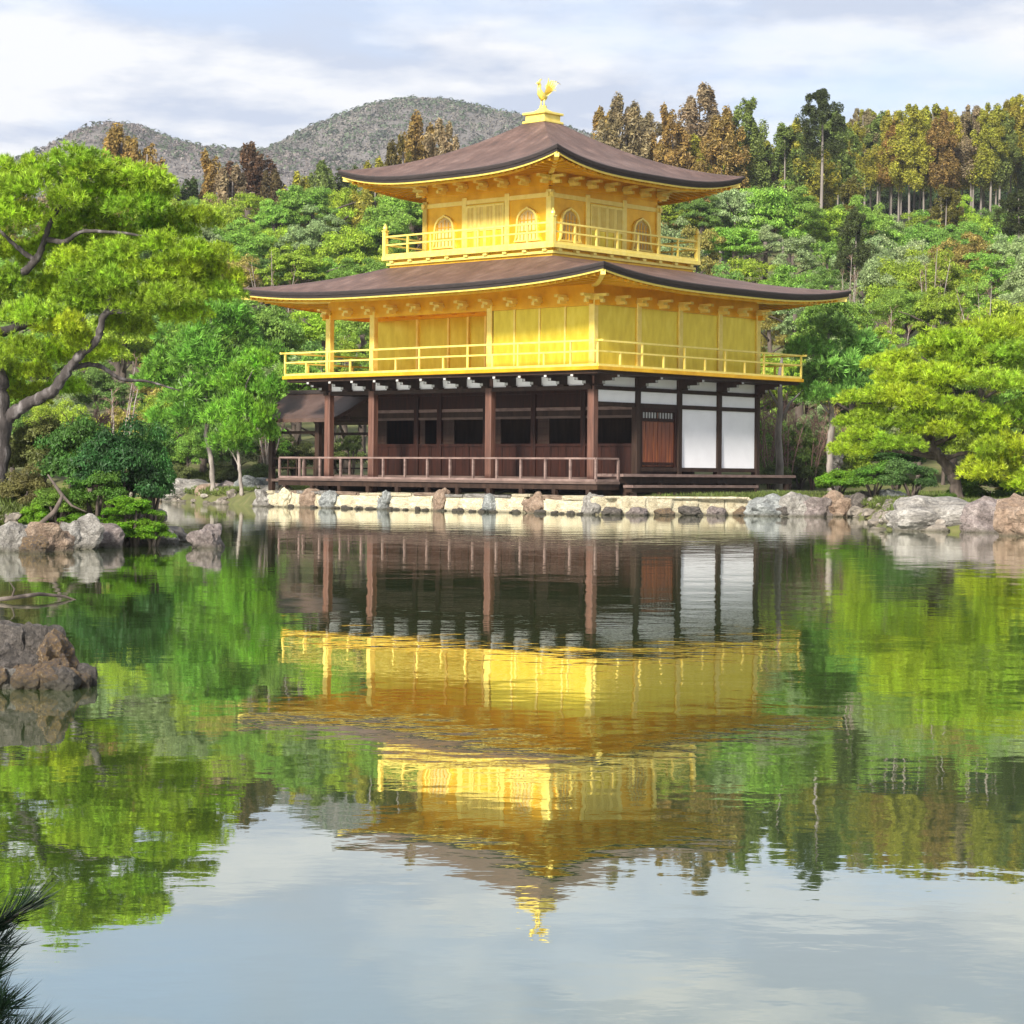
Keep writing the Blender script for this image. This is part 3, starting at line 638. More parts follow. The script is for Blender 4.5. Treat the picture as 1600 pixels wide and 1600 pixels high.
# --- finial and phoenix
fb = MB().box(CX-.50, CX+.50, CY-.50, CY+.50, 12.98, 13.06).box(CX-.42, CX+.42, CY-.42, CY+.42, 13.06, 13.27).box(CX-.50, CX+.50, CY-.50, CY+.50, 13.27, 13.35).build('finial_base', GB, pav, bevel=.012)
MB().tube([(CX, CY, 13.35), (CX, CY, 13.40), (CX, CY, 13.46), (CX, CY, 13.54), (CX, CY, 13.60)], [.36, .33, .20, .12, .13], 12).build('finial_dome', GB, fb, smooth=True)
ph = MB()
bx_, by_ = CX, CY
# body: chest to tail root along -x..+x (faces south, -y)
ph.tube([(bx_, by_+.20, 13.93), (bx_, by_+.10, 13.90), (bx_, by_-.05, 13.92), (bx_, by_-.16, 14.02), (bx_, by_-.20, 14.16), (bx_, by_-.17, 14.28), (bx_, by_-.22, 14.35), (bx_, by_-.30, 14.34), (bx_, by_-.37, 14.30)],
        [.03, .10, .13, .11, .06, .048, .062, .04, .008], 10)
ph.tube([(bx_, by_-.20, 14.38), (bx_, by_-.14, 14.47), (bx_, by_-.06, 14.50)], [.025, .03, .006], 6)
for s in (-1, 1):
    ph.tube([(bx_+s*.06, by_, 13.82), (bx_+s*.07, by_-.03, 13.70), (bx_+s*.07, by_-.01, 13.59)], [.04, .022, .02], 6)
phx = ph.build('phoenix', GB, pav, smooth=True)
def feather(par, nm, pts, wid, axis):
    """flat tapering feather along pts, 'axis' gives its breadth direction"""
    P = spline(pts, 9); m = MB(); ax = Vector(axis).normalized()
    for i, p in enumerate(P):
        t = i/8; w_ = wid*(.55+.9*t-1.35*t**3)+.008; p = Vector(p)
        for d, th in ((-w_, 0), (0, .014), (w_, 0), (0, -.014)):
            nrm = Vector((.4, .6, .7)).cross(ax).normalized(); m.v.append(tuple(p+ax*d+nrm*th))
    for i in range(8):
        for j in range(4): m.f.append((i*4+j, i*4+(j+1) % 4, i*4+4+(j+1) % 4, i*4+4+j))
    m.f += [(3, 2, 1, 0), (32, 33, 34, 35)]
    m.build(nm, GB, par)
for s in (-1, 1):
    for k in range(6):
        a = .25+k*.22; L = .52-.035*k
        feather(phx, 'wing_feather', [(bx_+s*.08, by_-.04+.03*k, 13.98), (bx_+s*(.14+.18*math.sin(a)), by_+.03*k, 14.08+.14*math.cos(a)), (bx_+s*(.10+L*math.sin(a)*.85), by_+.04*k+.04, 14.02+L*math.cos(a))], .045, (0, 1, .2))
for k in range(7):
    a = (k-3)*.26
    feather(phx, 'tail_feather', [(bx_, by_+.16, 13.94), (bx_+.12*math.sin(a), by_+.32, 14.08+.04*math.cos(a)), (bx_+.34*math.sin(a), by_+.42, 14.12+.36*math.cos(a)), (bx_+.42*math.sin(a), by_+.56, 14.08+.42*math.cos(a))], .04, (1, 0, 0))

# --- small fishing pavilion joined to the west side
fp = empty('fishing_pavilion', (SX, SY, 0), -TH)
tag(fp, 'small dark open porch with low gabled roof beside the west end of the golden pavilion', 'porch')
fx0, fx1, fy0, fy1 = -15.7, -13.3, 1.0, 3.6
for x in (fx0, fx1):
    for y in (fy0, fy1): box('post', fp, x-.1, x+.1, y-.1, y+.1, -.4, 3.12, DW, .02)
box('deck', fp, fx0-.2, -W-1.4, fy0-.1, fy1+.1, .84, .93, M['deck_wood'])
for y in (fy0, fy1): box('beam', fp, fx0-.35, -W-.12, y-.07, y+.07, 3.0, 3.13, DW); box('tie_beam', fp, fx0+.1, fx1-.1, y-.05, y+.05, 2.52, 2.62, DW)
for y in (fy0, fy1): box('railing', fp, fx0+.1, fx1-.1, y-.04, y+.04, 1.62, 1.69, DW); box('rail', fp, fx0+.1, fx1-.1, y-.03, y+.03, 1.30, 1.35, DW)
for y in (fy0, fy1): box('rail', fp, fx1+.1, -W-.15, y-.04, y+.04, 1.62, 1.69, DW)
for i in range(5):
    x = fx0+.4+i*.45; box('baluster', fp, x-.025, x+.025, fy0-.025, fy0+.025, .93, 1.62, DW)
rm = MB(); yc = (fy0+fy1)/2; nseg = 8; xa, xb = fx0-.55, -W-.15
for sgn in (-1, 1):
    n0 = len(rm.v)
    for i in range(nseg+1):
        t = i/nseg; y = yc+sgn*(2.0*t); z = 4.02-.98*(t*1.25-.25*t*t)
        for x in (xa, xb): rm.v += [(x, y, z), (x, y, z-.13)]
    for i in range(nseg):
        a = n0+i*4; rm.f += [(a, a+2, a+6, a+4), (a+1, a+5, a+7, a+3), (a, a+4, a+5, a+1), (a+2, a+3, a+7, a+6)]
    a = n0+nseg*4; rm.f += [(a, a+2, a+3, a+1)]
fr_ = rm.build('roof', M['roof'], fp); box('ridge', fr_, xa-.05, xb, yc-.12, yc+.12, 3.98, 4.12, M['dark_edge'])
for sgn in (-1, 1):
    for i in range(14):
        x = xa+.1+(xb-xa-.2)*i/13; MB().bar((x, yc+sgn*.15, 3.80), (x, yc+sgn*1.9, 2.98), .06, .06).build('rafter', DW, fr_)
box('gable_board', fp, xa+.3, xa+.34, fy0, fy1, 3.1, 3.6, BW)

# ------------------------------------------------------------------ rocks and stone bank
def rock_mesh(seed, sub=3, rough=.28, boxy=.35):
    bm = bmesh.new(); bmesh.ops.create_icosphere(bm, subdivisions=sub, radius=1)
    off = Vector((seed*7.3, seed*3.1, seed*1.7))
    for v in bm.verts:
        p = v.co.copy(); m_ = max(abs(p.x), abs(p.y), abs(p.z)); q = p.lerp(p/m_*.85, boxy)
        n_ = mnoise.noise(p*1.1+off)*rough*1.3 + mnoise.noise(p*2.6+off)*rough*.55 + mnoise.noise(p*6+off)*rough*.28 + mnoise.noise(p*13+off)*rough*.14
        c = mnoise.cell(p*1.7+off)*rough*.5
        v.co = q*(1+n_+c*.35)
    me = bpy.data.meshes.new('rock'); bm.to_mesh(me); bm.free()
    me.polygons.foreach_set('use_smooth', [False]*len(me.polygons)); return me
ROCKS = [rock_mesh(i+1, 4, .30+.04*(i % 4), .25+.1*(i % 3)) for i in range(9)]
def rock(x, y, z, sx, sy, sz, mat, k=0, rz=0., name='rock', parent=None, tilt=0.):
    me = ROCKS[k % len(ROCKS)].copy(); me.materials.clear(); me.materials.append(M[mat])
    o = link(name, me, None, parent); o.location = (x, y, z); o.scale = (sx, sy, sz); o.rotation_euler = (tilt, tilt*.6, rz); return o
def block_mesh(seed):
    bm = bmesh.new(); bmesh.ops.create_cube(bm, size=2); bmesh.ops.bevel(bm, geom=bm.edges[:], offset=.16, segments=2, affect='EDGES'); bmesh.ops.subdivide_edges(bm, edges=bm.edges[:], cuts=3, use_grid_fill=True)
    off = Vector((seed*5.1, seed*2.3, seed))
    for v in bm.verts: v.co *= 1+.10*mnoise.noise(v.co*1.3+off)+.06*mnoise.noise(v.co*4+off)
    me = bpy.data.meshes.new('block'); bm.to_mesh(me); bm.free(); return me
BLOCKS = [block_mesh(i) for i in range(4)]
def block(x, y, z, sx, sy, sz, mat, k, parent):
    me = BLOCKS[k % 4].copy(); me.materials.append(M[mat]); o = link('stone', me, None, parent); o.location = (x, y, z); o.scale = (sx, sy, sz); return o
# bank under the pavilion: cream blocks between upright stones, each its own piece
bank = empty('stone_bank', (SX, SY, 0), -TH)
tag(bank, 'low retaining bank of cream stone blocks and grey uprights under the pavilion veranda', 'stone bank')
ups = [(-13.2, 'rock_pale', .34), (-12.1, 'rock_cream', .45), (-11.0, 'rock_tan', .38), (-9.95, 'rock_blue', .40), (-7.3, 'rock_blue', .26), (-4.9, 'rock_tan', .30), (-2.75, 'rock_blue', .36), (-.95, 'rock_tan', .55), (1.3, 'rock_pale', .34)]
for i, (x, mt, w_) in enumerate(ups):
    rock(x, -1.50, .20, w_, .32, .35+.03*(i % 3), mt, i+2, random.uniform(-.3, .3), 'stone', bank)
for i, ((xa, ma, wa), (xb, mb_, wb)) in enumerate(zip(ups[:-1], ups[1:])):
    lo, hi = xa+wa*.55, xb-wb*.55
    if hi-lo < .5: continue
    n = max(1, round((hi-lo)/1.7)); seg = (hi-lo)/n
    for j in range(n):
        block(lo+seg*(j+.5), -1.40, .12+random.uniform(-.02, .02), seg*random.uniform(.48, .53), .24, random.uniform(.33, .38), 'rock_cream', i*3+j, bank)
    for j in range(n*2):
        block(lo+seg*.5*(j+.5), -1.38+random.uniform(-.05, .05), .53+random.uniform(-.05, .0), seg*.27, .24, random.uniform(.035, .07), random.choice(['rock_cream', 'rock_cream', 'rock_pale', 'rock_tan']), j, bank).rotation_euler = (0, random.uniform(-.05, .05), random.uniform(-.1, .1))
    m_ = int((hi-lo)/.35)
    for j in range(m_):
        rock(lo+(hi-lo)*(j+random.random())/m_, -1.74, .0, random.uniform(.09, .2), .12, random.uniform(.05, .11), 'rock_dark', j+i, random.random()*6, 'stone', bank)
# east part of the bank, running to the right below the deck
east = [(2.75, 66.2), (3.5, 66.15), (4.3, 66.4), (5.1, 66.7), (5.9, 66.95), (6.7, 67.15)]
eb = empty('stone_bank', (4.7, 66.6, 0)); tag(eb, 'cream topped stone bank with dark stones at the waterline below the east deck', 'stone bank')
for i, (x, y) in enumerate(east):
    block(x-4.7, y-66.6-.15, .22, .46, .3, .32, 'rock_cream', i, eb).rotation_euler.z = .25
    rock(x-4.7+.2, y-66.6-.52, .04, random.uniform(.26, .4), .28, random.uniform(.16, .26), ['rock_dark', 'rock_pink', 'rock_moss'][i % 3], i+4, i, 'stone', eb)
MB().box(-2.1, 2.3, -.55, .45, .48, .55).build('capping_slab', M['rock_cream'], eb, bevel=.03).rotation_euler = (0, 0, .235)
# single shore rocks: (px, waterline py, width px, height px, material, label)
def shore_rock(px, py, wpx, hpx, mat, label, k=0, group=None, Y=None, depth=.8):
    a, b = ray(px, py); Yw = Y or -CAMZ/b; w_, h_ = wpx*Yw/F, hpx*Yw/F
    o = rock(a*Yw, Yw+w_*depth*.4, h_*.28, w_*.55, w_*depth*.5, h_*.80, mat, k, random.uniform(0, 6), 'shore_rock')
    o.rotation_euler = (0, 0, random.choice((0, .3, 2.9, 3.3)))
    return tag(o, label, 'rock', group)
RR = [(1205, 803, 62, 34, 'rock_blue', 'pale blue grey rock at the end of the cream bank'), (1245, 804, 50, 40, 'rock_pale', 'tall whitish rock right of the deck step'), (1283, 805, 46, 32, 'rock_pink', 'small pinkish shore rock below the lime bush'),
      (1318, 806, 48, 40, 'rock_tan', 'brown rock in the wall below the pine'), (1356, 806, 54, 44, 'rock_dark', 'dark brown rock in the shadowed wall below the pine'), (1393, 808, 46, 46, 'rock_blue', 'grey upright rock beside the big boulder'),
      (1338, 806, 40, 20, 'rock_moss', 'small mossy brown rock at the waterline under the pine'), (1225, 805, 30, 16, 'rock_dark', 'little dark stone at the waterline beside the blue grey rock')]
for i, (px, py, w_, h_, mt, lb) in enumerate(RR): shore_rock(px, py, w_*1.15, h_*.82, mt, lb, i, Y=66.0)
shore_rock(1470, 830, 140, 48, 'rock_pale', 'big rounded pale grey boulder at the pond edge', 4, depth=.7)
shore_rock(1555, 832, 100, 48, 'rock_pink', 'pinkish boulder leaning on the big pale boulder', 1, depth=.7)
shore_rock(1612, 838, 90, 56, 'rock_tan', 'rusty orange boulder at the right end of the boulders', 6, depth=.8)
shore_rock(1425, 829, 40, 22, 'rock_dark', 'small dark stone at the foot of the big pale boulder', 2)
LR = [(262, 780, 40, 18, 'rock_tan'), (290, 781, 62, 32, 'rock_pale'), (335, 783, 50, 26, 'rock_tan'), (365, 785, 46, 30, 'rock_pink'), (398, 788, 52, 34, 'rock_blue'), (425, 790, 44, 30, 'rock_pale'), (448, 792, 40, 26, 'rock_cream')]
nm = ['low rusty rock at the far left shore', 'broad pale rock on the far shore beside the dark shrub', 'tan rock at the foot of the slender trunk', 'pinkish rock between two slender trunks', 'bluish grey rock left of the porch', 'pale rock at the porch post', 'cream rock under the porch']
for i, (px, py, w_, h_, mt) in enumerate(LR): shore_rock(px, py, w_*1.25, h_, mt, nm[i], i+3, Y=79.5+(450-px)*.03)
# the islet at the left
IR = [(18, 862, 70, 40, 'rock_pale', 'whitish rock at the left end of the islet'), (72, 862, 70, 40, 'rock_tan', 'tan cracked rock on the islet shore'), (118, 858, 66, 44, 'rock_pale', 'pale sloping rock on the islet below the bare stem'), (158, 856, 60, 34, 'rock_pink', 'pinkish rock on the islet shore beside the leafy shrub'),
      (205, 853, 50, 24, 'rock_dark', 'dark low rock under the lime leaves of the islet'), (250, 850, 46, 22, 'rock_pale', 'small pale rock at the tip of the islet'), (50, 864, 40, 22, 'rock_moss', 'rusty mossy stone at the islet waterline')]
for i, (px, py, w_, h_, mt, lb) in enumerate(IR): shore_rock(px, py, w_, h_, mt, lb, i+1)
shore_rock(318, 856, 44, 32, 'rock_pink', 'lone pinkish stone standing in the open water', 2, depth=1)
# near lichen-covered rock, built of several lumps
nr = empty('pond_rock', at(26, 1080, 12.6)); nr.location.z = 0
tag(nr, 'dark lichen covered rock cluster rising from the near water', 'rock')
rg = random.Random(12)
for i in range(34):
    u = rg.random(); x = -.34+.68*u; hgt = .30*(1-((x+.10)/.42)**2)
    dy = rg.uniform(-.14, .16); dz = max(.0, hgt*rg.uniform(.0, 1.)*(.55+dy*2.2)); sz = rg.uniform(.05, .12)*(1.2 if dy > 0 else .85)
    mt = rg.choices(['rock_dark', 'rock_moss', 'rock_pale'], [6, 4, .6] if dz > .1 else [4, 5, 1.6])[0]
    rock(x, dy, dz, sz*rg.uniform(.9, 1.5), sz*1.1, sz*rg.uniform(.8, 1.25), mt, i, i*1.3, 'stone', nr, .2*(i % 3))
for i, (x, dy, dz, a_, b_, c_) in enumerate([(-.14, .14, .12, .22, .17, .23), (.08, .12, .08, .18, .15, .2)]): rock(x, dy, dz, a_, b_, c_, 'rock_dark', i+5, i, 'stone', nr)
# drowned branch beside it
a = at(-30, 968, 20.5); b = at(18, 955, 20.5); c = at(60, 936, 20.8); d = at(100, 930, 21)
lg = MB()
lg.tube([(a.x, a.y, .0), (b.x, b.y, .04), (c.x, c.y, .06), (d.x, d.y, .03), (d.x+.18, d.y, -.03)], [.022, .02, .018, .014, .006], 7)
lg.tube([(b.x, b.y, .04), (b.x+.02, b.y+.03, .12), (b.x-.03, b.y, .2)], [.012, .009, .003], 6)
tag(lg.build('fallen_branch', M['bark'], smooth=True), 'thin dead branch lying on the water behind the near rock', 'branch')

# ------------------------------------------------------------------ foliage prototypes
def quads(cen, nrm, size, asp, r):
    n = len(cen); t = r.normal(size=(n, 3)); t1 = np.cross(nrm, t); t1 /= np.linalg.norm(t1, axis=1)[:, None]+1e-9
    t2 = np.cross(nrm, t1); t2 /= np.linalg.norm(t2, axis=1)[:, None]+1e-9
    L = (size*.5)[:, None]; Wd = L*asp; bend = nrm*L*.25
    return np.stack([cen-t1*L-bend, cen-t2*Wd, cen+t1*L-bend, cen+t2*Wd], 1).reshape(-1, 3)
def crown_broad(seed, R=3.2, H=2.8, clumps=46, per=420, leaf=.24, spread=.42, flat=.75):
    """crown centred on the origin, leaves gathered in clumps"""
    r = np.random.default_rng(seed); C_ = []; Nn = []; S = []
    for i in range(clumps):
        th = r.uniform(0, 2*math.pi); u = r.uniform(-.55, 1); rr = math.sqrt(max(0, 1-u*u)); k = r.uniform(.45, 1.0)*(1+.18*math.sin(3*th+seed))*(1.12 if r.uniform() < .12 else 1)
        c = np.array([R*rr*math.cos(th)*k, R*rr*math.sin(th)*k, H*u*k]); cr_ = R*r.uniform(spread*.6, spread)
        d = r.normal(size=(per, 3)); d /= np.linalg.norm(d, axis=1)[:, None]; d[:, 2] = np.where(d[:, 2] < -.25, -d[:, 2]*.6, d[:, 2])
        rad = r.uniform(.35, 1, per)**.55
        C_.append(c + d*(rad*cr_)[:, None]*np.array([1, 1, flat])); nn = d + r.normal(size=d.shape)*.55+np.array([0, 0, .35]); Nn.append(nn/np.linalg.norm(nn, axis=1)[:, None]); S.append(r.uniform(.6, 1.25, per)*leaf)
    q = quads(np.concatenate(C_), np.concatenate(Nn), np.concatenate(S), .52, r)
    return mesh_np('crown', q, np.arange(len(q)).reshape(-1, 4))
def crown_conifer(seed, H=9.2, R=2.0, clumps=58, per=260, leaf=.36):
    """crown from z=0 (lowest branches) to H: uneven clumps of sprays round a tapering axis"""
    r = np.random.default_rng(seed); C_ = []; Nn = []; S = []
    for i in range(clumps):
        t = r.uniform(0, 1)**1.15; th = r.uniform(0, 2*math.pi); prof = math.sqrt(max(0, 1-((t-.28)/.76)**2))
        k = R*prof*r.uniform(.35, 1.05)*(1+.2*math.sin(2*th+seed)); c = np.array([k*math.cos(th), k*math.sin(th), H*t]); cr_ = R*r.uniform(.22, .42)*(1-.45*t)
        d = r.normal(size=(per, 3)); d /= np.linalg.norm(d, axis=1)[:, None]; rad = r.uniform(.2, 1, per)**.5
        p = c + d*(rad*cr_)[:, None]*np.array([1.0, 1.0, 1.9]); p[:, 2] -= .18*np.hypot(p[:, 0]-c[0], p[:, 1]-c[1])
        nn = d+r.normal(size=d.shape)*.6+np.array([0, 0, .3]); C_.append(p); Nn.append(nn/np.linalg.norm(nn, axis=1)[:, None]); S.append(r.uniform(.5, 1.2, per)*leaf)
    q = quads(np.concatenate(C_), np.concatenate(Nn), np.concatenate(S), .40, r)
    return mesh_np('crown', q, np.arange(len(q)).reshape(-1, 4))
def tufts(cen, axis, r, n=11, L=(.10, .17), w=.012, cone=.85):
    """needle tufts: n thin blades fanning out from each centre; the blades of a tuft share their root"""
    m = len(cen); c = np.repeat(cen, n, 0); a = np.repeat(axis, n, 0) + r.normal(size=(m*n, 3))*cone*.6
    a /= np.linalg.norm(a, axis=1)[:, None]; Ls = r.uniform(L[0], L[1], m*n)[:, None]
    t = np.cross(a, r.normal(size=a.shape)); t /= np.linalg.norm(t, axis=1)[:, None]+1e-9
    # root, two flanks, tip
    v = np.concatenate([cen, np.stack([c+a*Ls*.45-t*w, c+a*Ls, c+a*Ls*.45+t*w], 1).reshape(-1, 3)])
    k = np.arange(m*n)*3+m; f = np.stack([np.repeat(np.arange(m), n), k, k+1, k+2], 1)
    return v, f
def pine_pad(seed, R=1., thick=.46, n=620, blades=14, L=(.09, .17), w=.0085):
    r = np.random.default_rng(seed); lobes = r.uniform(0, 2*math.pi, 6); lr = r.uniform(.35, .7, 6); lz = r.uniform(-.12, .16, 6)
    k = r.integers(0, 6, n); rad = np.sqrt(r.uniform(0, 1, n))*.46; th = r.uniform(0, 2*math.pi, n)
    cx = np.cos(lobes)[k]*lr[k]; cy = np.sin(lobes)[k]*lr[k]
    x = cx+rad*np.cos(th); y = cy+rad*np.sin(th)
    sub = np.sin(x*9+seed)*np.sin(y*9+seed*2)
    z = lz[k]+thick*(1-(rad/.46)**2)*.62+r.normal(size=n)*.05 - .10*np.hypot(x, y)+sub*.07
    low = r.uniform(size=n) < .22; z = np.where(low, lz[k]-.05+r.normal(size=n)*.05, z)
    cen = np.stack([x*R, y*R, z*R], 1)
    ax = np.stack([np.cos(th)*rad*1.2+x*.35, np.sin(th)*rad*1.2+y*.35, np.where(low, .15, .8)], 1)
    v, f = tufts(cen, ax, r, blades, L, w); return mesh_np('needles', v, f)
BROAD = [crown_broad(11+i, 3.2, [2.7, 3.1, 2.3, 3.4, 2.6][i], [92, 80, 100, 84, 96][i], [270, 300, 250, 290, 260][i], [.20, .22, .19, .21, .23][i], [.33, .30, .36, .31, .33][i]) for i in range(5)]
CEDAR = [crown_conifer(31+i, 9.2, 2.0, [84, 92, 76, 88, 70][i], [190, 180, 200, 190, 200][i], .34) for i in range(5)]
AIRY = [crown_broad(51+i, 2.6, 2.9, 34, 240, .20, .34, .8) for i in range(3)]
SHRUB = [crown_broad(61+i, 1.1, .85, 40, 330, .105, .42, .8) for i in range(3)]
PADS = [pine_pad(71+i) for i in range(6)]
PADS_FAR = [pine_pad(81+i, 1, .45, 340, 10, (.13, .24), .016) for i in range(4)]
def trunk_mesh(seed, H, r0, r1, lean=.3, limbs=5, limbL=2., lo=.45, k=9):
    r = random.Random(seed); m = MB(); n = 9
    P = [(lean*math.sin(i/n*2.2+seed)*(i/n), lean*math.cos(i/n*1.7+seed*2)*(i/n), H*i/n) for i in range(n+1)]
    m.tube(P, [r0*1.35 if i == 0 else r0+(r1-r0)*i/n for i in range(n+1)], k)
    for j in range(limbs):
        i = int(n*(lo+(1-lo)*j/limbs)); b = P[i]; a = r.uniform(0, 6.28); L = limbL*r.uniform(.6, 1.1)
        q = [(b[0]+math.cos(a)*L*t, b[1]+math.sin(a)*L*t, b[2]+L*(.55*t-.15*t*t)) for t in (0, .35, .7, 1)]
        rr = (r0+(r1-r0)*i/n)*.55; m.tube(q, [rr, rr*.75, rr*.5, rr*.2], 6)
    return m.mesh('trunk', True)
T_BROAD = [trunk_mesh(i, 1, .045, .02, .06, 6, .35, .4) for i in range(3)]
T_CONIF = [trunk_mesh(i+5, 1, .011, .004, .015, 0) for i in range(3)]
def bush_tree(name, label, cat, group, x, y, ztop, rad, col, mesh, base_h, trunk=None, bark='bark', zs=None, rot=None, R0=3.2, H0=2.8):
    """broad tree: crown of radius 'rad' whose top is at ztop, on a trunk from the ground"""
    g = gz(x, y); o = empty(name, (x, y, g)); tag(o, label, cat, group)
    s = rad/R0; s_z = (zs or s)
    zc = ztop-g-H0*s_z*1.05
    zc = max(zc, H0*s_z*.45)
    c = link('crown', mesh, M['leaf'], o); c.location = (0, 0, zc); c.scale = (s, s, s_z); c.rotation_euler = (0, 0, rot if rot is not None else random.uniform(0, 6.28)); c.color = (*col, 1)
    t = link('trunk', trunk or random.choice(T_BROAD), M[bark], o); h_ = max(.6, zc+H0*s_z*.35); t.scale = (h_*.9, h_*.9, h_); t.location = (0, 0, -.15); t.rotation_euler = (0, 0, random.uniform(0, 6.28))
    return o
def vary(col, a=.18):
    k = random.uniform(1-a, 1+a); return tuple(max(.004, c*k*random.uniform(1-a*.35, 1+a*.35)) for c in col)
GREEN = [((.31, .42, .04), 'yellow green'), ((.23, .39, .06), 'fresh green'), ((.16, .27, .055), 'dark green'), ((.30, .39, .17), 'grey green'), ((.34, .31, .07), 'olive')]
# ------------------------------------------------------------------ hillside wood behind the pavilion
def curve(pts, x): return float(np.interp(x, [p[0] for p in pts], [p[1] for p in pts]))
rows = [  # distance, crown radius px, list of (px range), skyline curve, weights of colours
    (93, 52, [(240, 560), (1185, 1770)], [(240, 600), (400, 560), (560, 540), (1185, 560), (1300, 520), (1640, 520)], [4, 4, 1, 2, .6], 50),
    (106, 56, [(-150, 600), (1150, 1770)], [(-20, 520), (250, 470), (600, 480), (1150, 470), (1350, 455), (1650, 440)], [4, 4, 1, 2, .8], 56),
    (122, 54, [(-150, 620), (1060, 1770)], [(-20, 440), (300, 395), (620, 400), (1060, 410), (1350, 400), (1650, 390)], [4, 4, 1, 3, .8], 58),
    (141, 52, [(-150, 640), (1040, 1770)], [(-20, 380), (300, 350), (640, 335), (1040, 350), (1200, 345), (1350, 372), (1650, 372)], [4, 4, 1, 3, 1], 56),
    (162, 48, [(-150, 660), (1030, 1770)], [(-20, 330), (250, 300), (420, 305), (520, 290), (660, 290), (1030, 305), (1150, 285), (1240, 292), (1330, 320), (1400, 352), (1500, 352), (1650, 345)], [3, 4, 1.5, 2, 1], 54),
]
lab_side = {0: 'left of the pavilion', 1: 'right of the pavilion'}
lab_dep = ['low behind the shore', 'in the second tier', 'halfway up', 'in the upper tier', 'below the tall trees']
for ri, (Y, rpx, ranges, sky_, wts, step) in enumerate(rows):
    for (p0, p1) in ranges:
        px = p0+random.uniform(0, 20)
        while px < p1:
            Yj = Y+random.uniform(-5, 5); py = curve(sky_, px)+random.uniform(-14, 16); top = at(px, py, Yj)
            ci = random.choices(range(5), wts)[0]; col, cn_ = GREEN[ci]
            rad = rpx*Yj/F*random.uniform(.78, 1.25)
            zk = random.uniform(.85, 1.35); kr = rad/(rpx*Yj/F)
            adj = ('small' if kr < .92 else 'large' if kr > 1.1 else 'middling') + ' ' + ('flat topped' if zk < 1. else 'tall' if zk > 1.2 else 'round')
            bush_tree('broadleaf_tree', f'{adj} {cn_} evergreen {lab_dep[ri]} {lab_side[int(px > 800)]}', 'tree', f'{adj} {cn_} evergreens {lab_dep[ri]} {lab_side[int(px > 800)]}',
                      top.x, Yj, top.z, rad, vary(col), random.choice(BROAD+AIRY[:2]), 3, zs=rad/3.2*zk)
            px += step*random.uniform(.7, 1.15)
# undergrowth closing the foot of the slope and the floor of the ridge stand
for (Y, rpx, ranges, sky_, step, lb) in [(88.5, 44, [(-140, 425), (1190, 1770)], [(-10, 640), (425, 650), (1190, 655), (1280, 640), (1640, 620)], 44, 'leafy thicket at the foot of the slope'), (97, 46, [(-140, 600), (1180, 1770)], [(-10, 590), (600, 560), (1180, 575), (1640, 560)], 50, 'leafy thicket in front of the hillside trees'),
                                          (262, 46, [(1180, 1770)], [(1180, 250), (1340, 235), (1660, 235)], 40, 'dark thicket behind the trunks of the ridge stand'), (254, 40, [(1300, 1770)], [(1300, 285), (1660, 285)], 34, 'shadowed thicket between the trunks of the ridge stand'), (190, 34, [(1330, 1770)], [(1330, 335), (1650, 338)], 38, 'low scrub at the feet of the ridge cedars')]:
    for (p0, p1) in ranges:
        px = p0
        while px < p1:
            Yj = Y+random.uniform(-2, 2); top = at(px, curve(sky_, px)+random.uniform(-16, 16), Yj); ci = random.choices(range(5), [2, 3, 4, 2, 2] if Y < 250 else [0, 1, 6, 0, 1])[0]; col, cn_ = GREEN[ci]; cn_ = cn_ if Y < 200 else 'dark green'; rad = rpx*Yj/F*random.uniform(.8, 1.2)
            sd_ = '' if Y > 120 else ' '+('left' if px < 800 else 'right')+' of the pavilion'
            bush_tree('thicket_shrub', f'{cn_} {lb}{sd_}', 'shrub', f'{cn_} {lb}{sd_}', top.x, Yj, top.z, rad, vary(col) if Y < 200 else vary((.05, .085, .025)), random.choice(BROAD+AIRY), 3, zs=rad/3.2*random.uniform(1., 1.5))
            px += step*random.uniform(.7, 1.1)
# tall conifers on the ridge
def conifer(name, label, group, px, ptop, Y, wpx, col, crown_frac, bark='bark_pale', mesh=None, tw=1.):
    top = at(px, ptop, Y); g = gz(top.x, Y); Ht = top.z-g; o = empty(name, (top.x, Y, g)); tag(o, label, 'tree', group)
    cm = mesh or random.choice(CEDAR); H0 = max(v[2] for v in (cm['h'],) ) if False else 9.2
    hc = Ht*crown_frac; c = link('crown', cm, M['conifer'], o); s = wpx/2*Y/F/2.0
    c.scale = (s, s, hc/9.2); c.location = (0, 0, Ht-hc); c.rotation_euler = (0, 0, random.uniform(0, 6.28)); c.color = (*col, 1)
    t = link('trunk', random.choice(T_CONIF), M[bark], o); t.scale = (Ht*tw, Ht*tw, Ht*.97); t.location = (0, 0, -.2); return o
RUST, OLIVE, DKG, BRN = (.31, .21, .06), (.34, .32, .04), (.17, .22, .05), (.28, .22, .12)
ridge = [(1325, 200), (1352, 158), (1380, 170), (1405, 178), (1440, 165), (1470, 166), (1500, 176), (1530, 170), (1560, 168), (1585, 150), (1615, 170)]
px = 1318
while px < 1740:
    py = curve(ridge, px)+random.uniform(-6, 16)
    col = random.choices([RUST, OLIVE, DKG, BRN], [1.3, 9, 2, .8])[0]
    cw = {RUST: 'rust tipped', OLIVE: 'olive', DKG: 'dark green', BRN: 'brown'}[col]
    conifer('cedar_tree', f'tall {cw} cedar with bare pale trunk in the ridge stand', f'{cw} cedars of the ridge stand', px, py, random.uniform(206, 216), random.uniform(50, 68), vary(col), random.uniform(.5, .62))
    px += random.uniform(11, 18)
px = 1310
